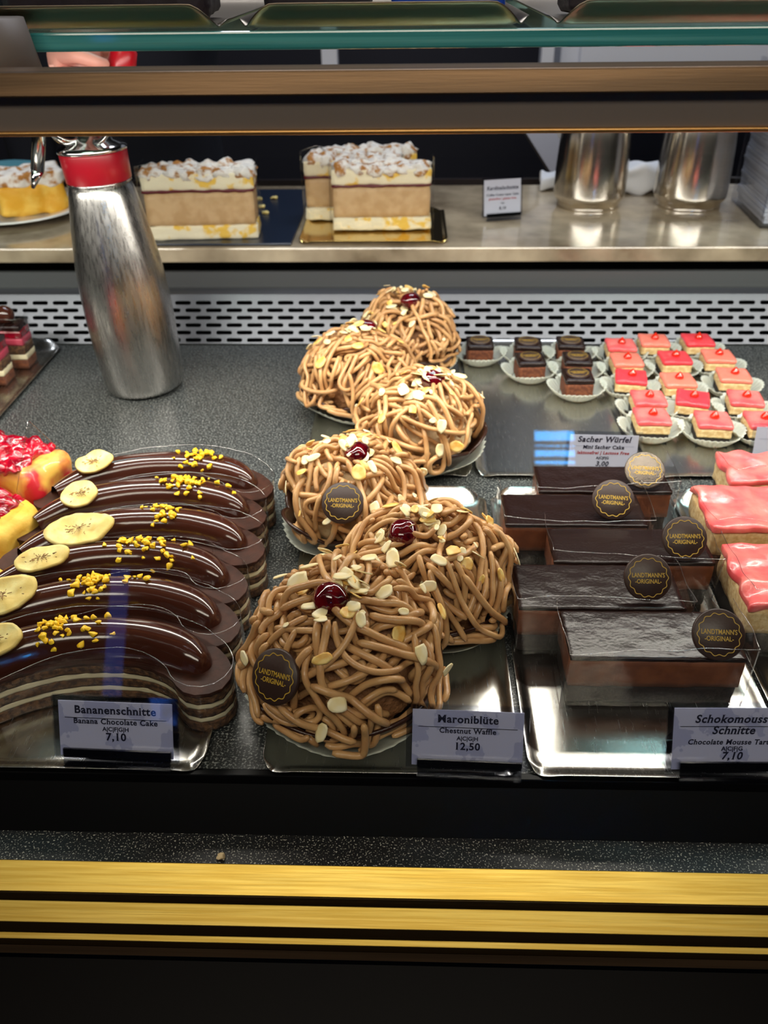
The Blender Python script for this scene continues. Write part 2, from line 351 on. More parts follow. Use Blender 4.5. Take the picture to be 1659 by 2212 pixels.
rail(PY(2058, z=-.072), PY(2076, z=-.080), 'bronze_rail', M['bronze'])
rail(PY(1942, z=-.046), PY(2062, z=-.076), 'rail_gap_shade', M['brass_dark'])  # dark strip filling the rail gaps, their shade put into its colour
n = PY(2085, z=-.095); strip([(n[0], n[1]), (.31, n[1]), (.31, -.9), (n[0]+.02, -.9), (n[0]+.015, -.5)], 'lower_panel', M['black_gloss'])
mb = MB(); mb.box(XL, XR, .3, 1.49, -.9, -.5); cbuild(mb, 'plinth', M['black'])
mb = MB(); mb.box(XL, XR, .352, 1.49, -.5, -.02); cbuild(mb, 'cabinet_body', M['black'])
# vent grille with real slots: (u along X, v up the sloping plate)
GA, GB = Vector((0, 1.052, .002)), Vector((0, 1.086, .058))
gl = (GB-GA).length; gd = (GB-GA).normalized()
mb = MB(); rows = 6; mt = .006; rp = (gl-mt)/rows; per = .0278; sw = .0215; sh = .0053
vs_ = []; fs = []
for r in range(rows):
    v0 = r*rp; vc = v0+rp/2; x = XL-(per/2 if r % 2 else 0)
    while x < XR:
        cx = x+per/2; o = len(vs_); ring = []
        for q in range(16):
            a_ = 2*PI*q/16+PI/16; hx = (sw-sh)/2*(1 if math.cos(a_) > 0 else -1)
            ring.append((cx+hx+math.cos(a_)*sh/2, vc+math.sin(a_)*sh/2))
        outer = []
        for q in range(16):
            a_ = 2*PI*q/16+PI/16; dx, dy = math.cos(a_), math.sin(a_); t = 1/max(abs(dx), abs(dy))
            outer.append((cx+dx*t*per/2, vc+dy*t*rp/2))
        # snap corners
        for q in (1, 6, 9, 14):
            outer[q] = (cx+(per/2 if outer[q][0] > cx else -per/2), vc+(rp/2 if outer[q][1] > vc else -rp/2))
        for P in ring+outer: vs_.append(Vector((P[0], 0, 0))+GA+gd*P[1])
        for q in range(16): q2 = (q+1) % 16; fs.append((o+q, o+16+q, o+16+q2, o+q2))
        x += per
top = GB
mb.add(vs_, fs, 0, False)
A = GA+gd*(rows*rp)
mb.grid(lambda u, v: (XL+(XR-XL)*u, (A.y+(GB.y-A.y)*min(1, v*2)) if v <= .5 else GB.y+.02*(v-.5)*2, (A.z+(GB.z-A.z)*v*2) if v <= .5 else GB.z+.001), 1, 4, 0, False)
g = cbuild(mb, 'vent_grille', M['steel_grille']); solid(g, .001)
mb = MB(); mb.box(XL, XR, 1.105, 1.49, .052, .057); cbuild(mb, 'rear_ledge', M['steel_dark'])
mb = MB(); mb.box(XL, XR, 1.10, 1.11, -.02, .052); cbuild(mb, 'duct_back', M['black'])
mb = MB(); mb.box(XL, XR, 1.120, 1.126, .057, .0775); cbuild(mb, 'ledge_back', M['steel_dark'])
# upper rail
r0 = PY(150, Y=.462); r1 = PY(205, Y=.458); r2 = PY(213, Y=.463); r3 = PY(278, Y=.463); r4 = PY(291, Y=.460)
strip([(r0[0], r0[1]), (.482, r0[1]+.0005), (.482, r1[1]), (r1[0], r1[1])], 'upper_rail', M['bronze'], bev=.0008)
strip([(r2[0], r1[1]), (.478, r1[1]), (.478, r3[1]), (r3[0], r3[1])], 'lower_rail', M['bronze_dark'])
strip([(r4[0], r3[1]), (.478, r3[1]), (.478, r4[1]), (r4[0], r4[1])], 'rail_lip', M['bronze_lip'], bev=.0008)
# glass shelf
s0 = PY(64, Y=.545); s1 = PY(106, Y=.545)
SZ = s0[1]
mb = MB(); mb.box(XL, XR, .545, .551, s1[1], SZ); cbuild(mb, 'glass_shelf_edge', M['glassedge'], .0012)
mb = MB(); mb.box(XL, XR, .551, .92, s1[1], SZ); cbuild(mb, 'glass_shelf', M['glasstop'])
# LED housing carrying the strip
mb = MB(); mb.box(-.96, .96, .68, .72, .337, .348); cbuild(mb, 'light_housing', M['steel_dark'])
for x in (-.9, .9):
    mb = MB(); mb.box(x-.01, x+.01, .69, .71, .348, s1[1]); cbuild(mb, 'housing_bracket', M['steel_dark'])
# front pane
mb = MB(); y0, z0, y1, z1 = .2755, -.07, .455, r4[1]+.004
nn = Vector((0, -(z1-z0), (y1-y0))).normalized()*.005
P = [(y0, z0), (y1, z1), (y1-nn.y, z1-nn.z), (y0-nn.y, z0-nn.z)]
mb.add([(XL, *p) for p in P]+[(XR, *p) for p in P], [(0, 1, 5, 4), (1, 2, 6, 5), (2, 3, 7, 6), (3, 0, 4, 7), (3, 2, 1, 0), (4, 5, 6, 7)], 0, False)
cbuild(mb, 'front_pane', M['pane'])
for x in (XL-.02, XR):
    mb = MB(); mb.box(x, x+.02, .30, 1.1, -.9, .39); cbuild(mb, 'side_panel', M['black'])
# support post at upper left
p = U(30, 148, Y=.56)
mb = MB(); mb.lathe([(.030, 0), (.028, .012), (.025, .030)], 32)
tag(mb.build('shelf_support', M['bronze_dark'], None, (p.x, .525, r0[1]-.010)), 'dark grey round support behind the rail at upper left', 'support')
# ------------------------------------------------------------------ marble counter
mz0, mz1 = U(829, 567, Y=1.13).z, U(829, 535, Y=1.13).z
MZ = mz1
mb = MB(); mb.box(XL-.2, XR+.2, 1.13, 1.488, mz0, mz1)
o = mb.build('marble_counter', M['marble']); bevel(o, .002)
tag(o, 'beige veined marble counter slab above the vent grille', 'counter')
mb = MB(); mb.box(XL-.2, XR+.2, 1.495, 1.53, -.9, MZ-.02); mb.box(XL-.2, XR+.2, 1.53, 1.54, -.9, MZ)
o = mb.build('counter_back_board', M['wood']); tag(o, 'dark wooden board behind the marble counter', 'board')
# ------------------------------------------------------------------ trays
def tray(x0, x1, y0, y1, z, label, group, front=.004, rear=.011, side=.004, name='steel_tray', m='steel', cat='tray', corner=.016):
    w, l = x1-x0, y1-y0; mb = MB(); nx, ny = 40, 60
    def warp(t, w_, k):       # denser samples near the edges
        return t
    def fn(u, v):
        u = .5-.5*math.cos(PI*u); v = .5-.5*math.cos(PI*v)
        X = (u-.5)*w; Y = v*l
        dx = w/2-abs(X); df = Y; dr = l-Y
        s = max(0, 1-dx/.009); zs = side*s*s*(3-2*s)
        cf = min(1, dx/.022); cf = cf*cf*(3-2*cf)
        s = max(0, 1-df/.010); zf = front*s*s*(3-2*s)*cf
        s = max(0, 1-dr/.020); zr = rear*s*s*(3-2*s)*cf
        zz = max(zs*min(1, df/.012+.25)*min(1, dr/.02+.2), zf, zr)
        # rounded plan corners
        ex, ey = corner-dx, corner-min(df, dr)
        if ex > 0 and ey > 0:
            L_ = math.hypot(ex, ey)
            mxx = max(ex, ey)
            if L_ > 1e-9:
                f = mxx/L_
                X = math.copysign(w/2-corner+ex*f, X); Yn = corner-ey*f
                Y = Yn if df < dr else l-Yn
        return (X, Y, zz+.0005)
    mb.grid(fn, nx, ny)
    o = mb.build(name, M[m], None, ((x0+x1)/2, y0, z)); solid(o, .0007, 1)
    return tag(o, label, cat, group)
G_T = 'stainless steel trays on the deck'
tray(-.302, -.131, .347, .680, 0, 'steel tray holding the banana chocolate slices', G_T)
tray(-.094, .074, .347, .680, 0, 'steel tray under the three front chestnut waffles', G_T)
tray(.078, .2475, .347, .680, 0, 'steel tray under the dark chocolate mousse slices', G_T)
tray(.2505, .42, .347, .680, 0, 'steel tray under the large pink glazed slices at right', G_T)
tray(-.475, -.306, .36, .693, 0, 'steel tray under the raspberry cakes at left', G_T, rear=.003)
tray(-.106, .0645, .712, 1.045, 0, 'rear steel tray under the back chestnut waffles', G_T)
tray(.0685, .239, .712, 1.045, 0, 'rear steel tray with the small Sacher cubes', G_T)
tray(.243, .413, .712, 1.045, 0, 'rear steel tray with the small pink cubes', G_T)
TLR = tray(-.635, -.465, .712, 1.045, 0, 'steel tray with cherry chocolate slices at rear left', G_T)
G_U = 'steel trays on the glass shelf'
for (a0, a1, lb) in ((-.275, -.105, 'steel tray on the glass shelf, leftmost of three'), (-.1005, .068, 'steel tray on the glass shelf, in the middle'), (.078, .25, 'steel tray on the glass shelf, rightmost of three')):
    tray(a0, a1, .547, .88, SZ+.0003, lb, G_U, front=.012, rear=.012, m='steel_upper')
# dark wrapped cakes on the shelf
def block_cake(name, label, cat, loc, w, d, hh, m, rz=0, film=True, group=None, amp=.002):
    t = thing(name, label, cat, loc, rz, group)
    mb = MB(); mb.nbox(-w/2, w/2, -d/2, d/2, 0, hh, 14, amp, 70, seed=len(label)); mb.build('cake_body', m, t)
    if film:
        mb = MB(); q = .004
        mb.grid(lambda u, v: (-w/2-q+(w+2*q)*u, -d/2-q-.002*math.sin(v*3), .001+(hh+.012)*v), 12, 6); mb.build('plastic_film', M['film'], t)
    return t
block_cake('wrapped_cake', 'dark wrapped cake on the left shelf tray', 'cake', (-.19, .62, SZ+.002), .13, .05, .07, M['darkcake'], group='dark wrapped cakes on the glass shelf')
block_cake('wrapped_cake', 'dark wrapped cake on the middle shelf tray beside the blue box', 'cake', (-.058, .62, SZ+.002), .065, .05, .07, M['darkcake'], group='dark wrapped cakes on the glass shelf')
block_cake('wrapped_cake', 'dark wrapped cake on the right shelf tray', 'cake', (.165, .62, SZ+.002), .14, .05, .07, M['darkcake'], group='dark wrapped cakes on the glass shelf')
mb = MB(); mb.box(-.034, .034, -.02, .02, 0, .05); o = mb.build('blue_box', M['bluebox'], None, (.022, .60, SZ+.002)); bevel(o, .004, 3)
tag(o, 'bright blue plastic box on the middle shelf tray', 'box')
# ------------------------------------------------------------------ chocolate medallion (a part)
RM = .0172
med_disc = MB(); med_disc.lathe([(RM-.0010, 0), (RM, .0008), (RM, .0028), (RM-.0008, .0036)], 48)
def wavy(r, n=14, amp=.0006):
    return [((r+amp*math.cos(n*a))*math.cos(a), (r+amp*math.cos(n*a))*math.sin(a)) for a in [2*PI*i/168 for i in range(169)]]
def medallion(parent, loc, rot, sc=1, foil=False):
    o = med_disc.build('chocolate_medallion', M['medal'] if not foil else M['foil'], parent, loc, rot); o.scale = (sc,)*3
    if MED:
        for ch in MED:
            c = ch.copy(); C.objects.link(c); c.parent = o
    else:
        mb = MB(); pts = wavy(RM*.80); V = []; Fc = []
        for i, (x, y) in enumerate(pts):
            l_ = math.hypot(x, y); V += [(x*(1-.00028/l_), y*(1-.00028/l_), .0037), (x*(1+.00028/l_), y*(1+.00028/l_), .0037)]
        Fc = [(2*i, 2*i+1, 2*i+3, 2*i+2) for i in range(len(pts)-1)]
        mb.add(V, Fc, 0, False); MED.append(mb.build('wavy_ring', M['goldprint'], o))
        mb = lines_mb("LANDTMANN'S", .0046, .014, .74, serif=False); mb.xform(Matrix.Translation((0, .0002, .00372)))
        m2 = lines_mb('-ORIGINAL-', .0044, .014, .82, serif=False); m2.xform(Matrix.Translation((0, -.0042, .00372))); mb.add(m2.v, m2.f, 0, False)
        # lift dashes to letter mid-height happens in the glyphs themselves
        MED.append(mb.build('lettering', M['goldprint'], o))
    return o
MED = []
M['foil'] = mat('shiny_medallion', srgb(120, 110, 100), .2, .8, bump=.8, bscale=900)
# ------------------------------------------------------------------ chestnut waffles
def frame_to(n, spin=0):
    """euler whose local z points along n"""
    q = Vector(n).to_track_quat('Z', 'Y'); return (q @ Euler((0, 0, spin)).to_quaternion()).to_euler()
flake_meshes = []
def flakes():
    rnd = random.Random(5)
    for q in range(8):
        mb = MB(); n = 14; r = .0062*rnd.uniform(.8, 1.15); el = rnd.uniform(.6, .85); cut = rnd.uniform(.4, 1.1); bend = rnd.uniform(-40, 60)
        ring = []
        for i in range(n):
            a = 2*PI*i/n; rr = r*(1+rnd.uniform(-.08, .08)); x, y = rr*math.cos(a), rr*math.sin(a)*el
            x = min(x, r*cut)
            ring.append((x, y))
        V = []; 
        for s_, zz in ((.0, 0), (.7, 0), (1, 0)):
            for x, y in ring: V.append((x*s_, y*s_, bend*(x*s_)**2*.25))
        F = []
        for k_ in range(2):
            for i in range(n): j = (i+1) % n; F.append((k_*n+i, (k_+1)*n+i, (k_+1)*n+j, k_*n+j))
        mb.add(V, F); o = mb.build('almond_flake', M['almond'] if q % 3 else M['almond_toast']); solid(o, .0006)
        me = bpy.data.meshes.new_from_object(o.evaluated_get(bpy.context.evaluated_depsgraph_get())); me.name = 'almond_flake'
        flake_meshes.append(me); bpy.data.objects.remove(o)
bpy.context.view_layer.update(); flakes()
def waffle(cx, cy, R, HT, rz, label, seed, cherry=None, meds=(), gap=None, nst=150, flk=(.0, 0, .45, 26), curl=1.0, lobe_off=0, look=0, z=.002):
    rnd = random.Random(seed)
    t = thing('chestnut_waffle', label, 'pastry', (cx, cy, z), 0, 'chestnut waffles')
    # paper liner
    mb = MB(); NL = 96
    def ln(u, v):
        a = 2*PI*u; pl = .0011*math.cos(NL/2*a)*min(1, v*1.6) if v > .3 else 0
        r = R*(.55+.53*v)+pl+.002*math.sin(3*a+seed)*v; zz = .0006+.024*max(0, v-.28)**1.25+.0012*math.cos(NL/2*a)*v+.002*math.sin(4*a+seed)*v
        return (r*math.cos(a), r*math.sin(a), zz)
    mb.grid(ln, NL*4//2, 8); 
    mb.lathe([(.001, 0.0006), (R*.55, .0006)], 48, capb=False, capt=False)
    solid(mb.build('paper_liner', M['paper'], t), .0003)
    # chocolate shell with lobes
    mb = MB()
    def sh_(u, v):
        a = 2*PI*u; lob = abs(math.cos(2.5*(a+lobe_off)))**.6
        r = R*(.50+(.44+.13*lob)*v**.75); zz = .0015+(.022+.012*lob)*v**1.4+.0012*noise.noise(Vector((a*3, v, seed)))
        return (r*math.cos(a), r*math.sin(a), zz)
    mb.grid(sh_, 120, 10); mb.lathe([(.001, .0015), (R*.5, .0015)], 48, capb=False, capt=False)
    solid(mb.build('chocolate_shell', M['choc_shell'], t), .0026, 1)
    # dome profile
    zb = .027; hd = HT-zb; R = R*1.03; R2 = R*.91
    prof = []
    for i in range(101):
        a = i/100*PI/2*1.12; sa = math.sin(min(a, PI/2)); r = R2*sa**.92; hz = zb+hd*(math.cos(a) if a < PI/2 else 0)**.86-(max(0, a-PI/2))*.05
        if a > PI/2: r = R2*(1-.25*(a-PI/2))
        prof.append((r, hz))
    Ls = [0]
    for i in range(100): Ls.append(Ls[-1]+math.hypot(prof[i+1][0]-prof[i][0], prof[i+1][1]-prof[i][1]))
    LT = Ls[-1]
    def at(l):
        l = max(0, min(LT*.9999, l)); lo_, hi_ = 0, 100
        while hi_-lo_ > 1:
            md = (lo_+hi_)//2
            if Ls[md] <= l: lo_ = md
            else: hi_ = md
        f = (l-Ls[lo_])/(Ls[hi_]-Ls[lo_]); r = prof[lo_][0]*(1-f)+prof[hi_][0]*f; h_ = prof[lo_][1]*(1-f)+prof[hi_][1]*f
        dr, dh = prof[hi_][0]-prof[lo_][0], prof[hi_][1]-prof[lo_][1]; q = math.hypot(dr, dh)
        return r, h_, (-dh/q, dr/q)       # radius, height, normal (radial, up)
    def lump(a, l):   # the heap is not a perfect dome
        return 1+.13*noise.noise(Vector((math.cos(a)*1.5+seed, math.sin(a)*1.5, l*16)))+.03*noise.noise(Vector((math.cos(a)*4+seed, math.sin(a)*4, l*40)))
    def P3(l, a, off=0):
        r, h_, (nr, nz) = at(l); k = lump(a, l); r = r*k+nr*off; return Vector((r*math.cos(a), r*math.sin(a), zb+(h_-zb)*k+nz*off))
    # cream core
    mb = MB(); mb.grid(lambda u, v: P3(v*LT, 2*PI*u, -.0050+.0022*noise.noise(P3(v*LT, 2*PI*u)*140)+.0025*noise.noise(P3(v*LT, 2*PI*u)*50)), 72, 36)
    mb.build('cream_filling', M['cream'] if gap else M['puree_core'], t)
    # strands
    rn = .00235; cell = .006; occ = {}
    def key(p): return (int(p.x//cell), int(p.y//cell), int(p.z//cell))
    mb = MB()
    queue = []
    for s_ in range(int(nst*3)):
        if queue: l, a, al, k0, k1, ph, fr, uturn, ut0, utd, utmax, n = queue.pop()
        else:
            mode = rnd.random(); a = rnd.uniform(0, 2*PI)
            if mode < .5: l = rnd.uniform(.02, .45)*LT; al = rnd.gauss(0, .6)
            elif mode < .82: l = rnd.uniform(.35, .92)*LT; al = rnd.uniform(-PI, PI)
            else: l = rnd.uniform(.05, .5)*LT; al = rnd.choice((-1, 1))*rnd.uniform(.8, 1.6)
            n = int(rnd.uniform(.035, .095)/.0026)
            k0 = rnd.gauss(0, 9); k1 = rnd.gauss(0, 30)*curl; ph = rnd.uniform(0, 6); fr = rnd.uniform(25, 75)
            uturn = rnd.random() < .42*curl; ut0 = rnd.uniform(.3, .8)*n*.0026; utd = rnd.choice((-1, 1))*rnd.uniform(120, 230); utmax = rnd.uniform(2, 5)
            for q in range(rnd.choice((0, 0, 1, 2, 3))):
                sh_o = 2.1*.00235*(q+1); r_, _h, _n = at(l)
                queue.append((max(.001, l-math.sin(al)*sh_o+rnd.uniform(-.004, .004)), a+math.cos(al)*sh_o/max(r_, .01), al+rnd.gauss(0, .05), k0, k1, ph, fr, uturn, ut0+rnd.uniform(-.004, .004), utd, utmax, max(8, n+rnd.randint(-8, 4))))
        step = .0026; uta = 0
        path = []; dist = 0
        for i in range(n):
            r, h_, _n = at(l); path.append((l, a))
            k = k0+k1*math.sin(ph+dist*fr)
            if uturn and dist > ut0 and uta < utmax: k = utd; uta += abs(utd)*step
            else: k -= math.sin(al)*8    # strands turn downhill
            al += k*step
            l += math.cos(al)*step; a += math.sin(al)*step/max(r, .005)
            if l < 0: l = -l; a += PI; al = PI-al
            if l > LT*(.93+.05*math.sin(3*a+seed)): l = LT*(.93+.05*math.sin(3*a+seed)); al = PI/2*(1 if math.sin(al) > 0 else -1)+rnd.uniform(-.1, .1)
            dist += step
        if gap and any(gap[0] < (math.atan2(math.sin(q[1]-gap[1]), math.cos(q[1]-gap[1])))*0+q[0]/LT and abs(math.atan2(math.sin(q[1]-gap[1]), math.cos(q[1]-gap[1]))) < gap[2] for q in path): 
            continue
        hs = []
        for (l_, a_) in path:
            p = P3(l_, a_); kk = key(p); best = -rn*.2
            for dx in (-1, 0, 1):
                for dy in (-1, 0, 1):
                    for dz in (-1, 0, 1):
                        for (q, hh) in occ.get((kk[0]+dx, kk[1]+dy, kk[2]+dz), ()):
                            d = (q-p).length
                            if d < rn*1.9:
                                best = max(best, hh+math.sqrt(max(0, (rn*2)**2-d*d))*.82)
            hs.append(best)
        if sum(1 for h_ in hs if h_ > rn*5.6) > .25*len(hs): continue
        hs = [min(max(hs[max(0, i-1):i+2]), rn*6.5) for i in range(len(hs))]
        for _ in range(3): hs = [(hs[max(0, i-1)]+hs[i]*2+hs[min(len(hs)-1, i+1)])/4 for i in range(len(hs))]
        pts = []
        for (l_, a_), h_ in zip(path, hs):
            p = P3(l_, a_); occ.setdefault(key(p), []).append((p, h_)); pts.append(P3(l_, a_, h_))
        # smooth
        for _ in range(1): pts = [pts[0]]+[(pts[i-1]+pts[i]*2+pts[i+1])/4 for i in range(1, len(pts)-1)]+[pts[-1]]
        rs = rn*rnd.uniform(.88, 1.12)
        mb.tube(pts, (lambda q, rs=rs: rs*(.55 if q < .02 or q > .98 else 1)), 8)
    nd = mb.build('chestnut_strands', M['noodle'], t); nd['kind'] = 'stuff'
    # almond flakes
    fl, fa, fsd, fn_ = flk
    fn_ = int(fn_*1.5)
    for q in range(fn_):
        l = min(LT*.98, abs(rnd.gauss(fl, fsd))*LT*.5); a = fa+rnd.gauss(0, 1.6)
        if q > fn_*.8: l = rnd.uniform(.3, .8)*LT; a = rnd.uniform(0, 2*PI)
        p0 = P3(l, a); r, h_, (nr, nz) = at(l); nrm = Vector((nr*math.cos(a), nr*math.sin(a), nz))
        kk = key(p0); hh = 0
        for dx in (-1, 0, 1):
            for dy in (-1, 0, 1):
                for dz in (-1, 0, 1):
                    for (qq, h2) in occ.get((kk[0]+dx, kk[1]+dy, kk[2]+dz), ()):
                        if (qq-p0).length < .005: hh = max(hh, h2)
        p = p0+nrm*(hh+rn*.9+rnd.uniform(0, .002)); nrm = (nrm+Vector((rnd.gauss(0, .35), rnd.gauss(0, .35), rnd.gauss(0, .2)))).normalized()
        o = bpy.data.objects.new('almond_flake', flake_meshes[rnd.randrange(8)]); C.objects.link(o); o.parent = t; o.location = p
        o.rotation_euler = frame_to(nrm, rnd.uniform(0, 6.28)); sz = rnd.choice((.45, .7, 1, 1.15, 1.25)); o.scale = (sz, sz*rnd.uniform(.6, 1), sz)
    if cherry:
        l, a = cherry[0]*LT, cherry[1]; p = P3(l, a, rn*2.6+.0045); mb = MB(); mb.ball((0, 0, 0), .0125, .0112, .0102, 28, amp=.12, seed=seed)
        mb.build('cherry', M['cherry'], t, p, (rnd.uniform(-.3, .3), rnd.uniform(-.3, .3), rnd.uniform(0, 3)))
    for (l, a, tilt, spin) in meds:
        p = P3(l*LT, a, rn*5.2+.002); r, h_, (nr, nz) = at(l*LT)
        # upright in the surface: local y follows the uphill direction
        nrm = Vector((nr*math.cos(a), nr*math.sin(a), nz+tilt)).normalized(); up = (Vector((0, 0, 1))-nrm*nrm.z).normalized(); xx = up.cross(nrm)
        mx = Matrix((xx, up, nrm)).transposed() @ Matrix.Rotation(spin, 3, 'Z')
        medallion(t, p, mx.to_euler())
    return t
def WP(px, py, z=.045): p = U(px, py, z=z); return p.x, p.y
D = math.radians
x, y = WP(742, 1405); waffle(x, y, .0625, .090, 0, 'large chestnut waffle in front beside the Chestnut Waffle price card', 11, cherry=(.13, D(-105)), meds=[(.56, D(-124), .1, .2)], nst=330, flk=(.35, D(-110), .4, 34), lobe_off=D(90+36))
x, y = WP(925, 1235); waffle(x, y, .0575, .078, 0, 'chestnut waffle touching the boxed chocolate slices, right of the front waffle', 22, cherry=(.2, D(-150)), meds=[(.66, D(-118), .1, -.1)], nst=290, flk=(.35, D(-90), .5, 36), curl=.75)
x, y = WP(757, 1060); waffle(x, y, .0580, .074, 0, 'chestnut waffle with upright round medallion on its front and bare cream at left', 33, cherry=(.10, D(-40)), meds=[(.54, D(-92), .15, 0)], gap=(.6, D(-168), .42), nst=290, flk=(.4, D(-30), .5, 34))
x, y = WP(910, 905); waffle(x, y, .0610, .076, 0, 'chestnut waffle at the front right corner of the rear waffle tray', 44, cherry=(.11, D(-30)), gap=(.72, D(-28), .3), nst=290, flk=(.5, D(-40), .5, 34))
x, y = WP(772, 805); waffle(x, y, .0610, .076, 0, 'chestnut waffle at rear left with chocolate shell showing, cherry out of sight', 55, cherry=(.26, D(70)), nst=300, flk=(.4, D(110), .5, 26), curl=1.15)
x, y = WP(882, 728); waffle(x, y, .0560, .086, 0, 'rearmost chestnut waffle against the vent grille', 66, cherry=(.14, D(-80)), nst=270, flk=(.3, D(120), .6, 30))
# ------------------------------------------------------------------ banana slices
CL = [(-.098, -.034), (-.080, -.016), (-.055, -.001), (-.027, .0085), (.004, .0115), (.032, .009), (.054, .001), (.068, -.009), (.075, -.018)]
def catmull(P, n=6):
    out = []
    for i in range(len(P)-1):
        p0, p1, p2, p3 = P[max(0, i-1)], P[i], P[i+1], P[min(len(P)-1, i+2)]
        for k_ in range(n):
            t = k_/n; out.append(tuple(.5*((2*p1[j])+(-p0[j]+p2[j])*t+(2*p0[j]-5*p1[j]+4*p2[j]-p3[j])*t*t+(-p0[j]+3*p1[j]-3*p2[j]+p3[j])*t**3) for j in range(len(p1))))
    out.append(P[-1]); return out
CLs = catmull(CL, 6)
def outline(hw, shift=0, grow=0):
    """closed outline round the curved centre line; rounded ends"""
    n = len(CLs); L_, R_ = [], []
    for i, (x, y) in enumerate(CLs):
        a, b = CLs[max(0, i-1)], CLs[min(n-1, i+1)]; tx, ty = b[0]-a[0], b[1]-a[1]; l_ = math.hypot(tx, ty); nx, ny = -ty/l_, tx/l_
        w_ = hw+grow; L_.append((x+nx*w_, y+ny*w_+shift)); R_.append((x-nx*w_, y-ny*w_+shift))
    def cap(c_, p, q, k_=7):
        out = []; a0 = math.atan2(p[1]-c_[1]-shift, p[0]-c_[0])
        for i in range(1, k_): a = a0-PI*i/k_; out.append((c_[0]+math.cos(a)*(hw+grow), c_[1]+shift+math.sin(a)*(hw+grow)))
        return out
    return L_+cap(CLs[-1], L_[-1], R_[-1])+R_[::-1]+cap(CLs[0], R_[0], L_[0])
def layer(parent, name, z0, z1, hw, m, shift=0, seed=0, amp=.0008, rows_=4):
    ol = outline(hw, shift); n = len(ol); mb = MB(); V = []
    for k_ in range(rows_+1):
        zz = z0+(z1-z0)*k_/rows_
        for (x, y) in ol:
            d = noise.noise_vector(Vector((x*150+seed, y*150, zz*220)))*amp; V.append((x+d.x, y+d.y, zz+(d.z*.4 if 0 < k_ < rows_ else 0)))
    F = [(k_*n+(i+1) % n, k_*n+i, (k_+1)*n+i, (k_+1)*n+(i+1) % n) for k_ in range(rows_) for i in range(n)]
    F += [tuple(range(n)), tuple(rows_*n+i for i in range(n))[::-1]]
    mb.add(V, F, 0, True)
    mb.sm[-2:] = [False, False]; return mb.build(name, m, parent)
def chip_mesh(seed, rx, ry):
    rnd = random.Random(seed); mb = MB(); n = 40; cup = rnd.uniform(4, 9)
    def pt(i, s_):
        a = 2*PI*i/n; k_ = 1+.10*noise.noise(Vector((math.cos(a)*1.2, math.sin(a)*1.2, seed)))+.03*noise.noise(Vector((math.cos(a)*5, math.sin(a)*5, seed)))
        x, y = rx*k_*s_*math.cos(a), ry*k_*s_*math.sin(a); return (x, y, cup*(x*x+y*y)*.6+.0022*noise.noise(Vector((x*90, y*90, seed))))
    V = [(0, 0, 0)]; rr = [.2, .45, .7, .88, 1]
    for s_ in rr: V += [pt(i, s_) for i in range(n)]
    F = [(0, 1+i, 1+(i+1) % n) for i in range(n)]
    for k_ in range(len(rr)-1): F += [(1+k_*n+i, 1+(k_+1)*n+i, 1+(k_+1)*n+(i+1) % n, 1+k_*n+(i+1) % n) for i in range(n)]
    mb.add(V, F); return mb
crumb_meshes = []
for q in range(6):
    mb = MB(); rr = random.Random(q); mb.nbox(-.0013, .0013, -.0011, .0011, -.0009, .0009, 3, .0011, 500, seed=q*3, rnd=.35); o = mb.build('brittle_crumb', M['brittle']); crumb_meshes.append(o.data); bpy.data.objects.remove(o)
def bridge_z(x):   # height of the banana's back
    return .0365
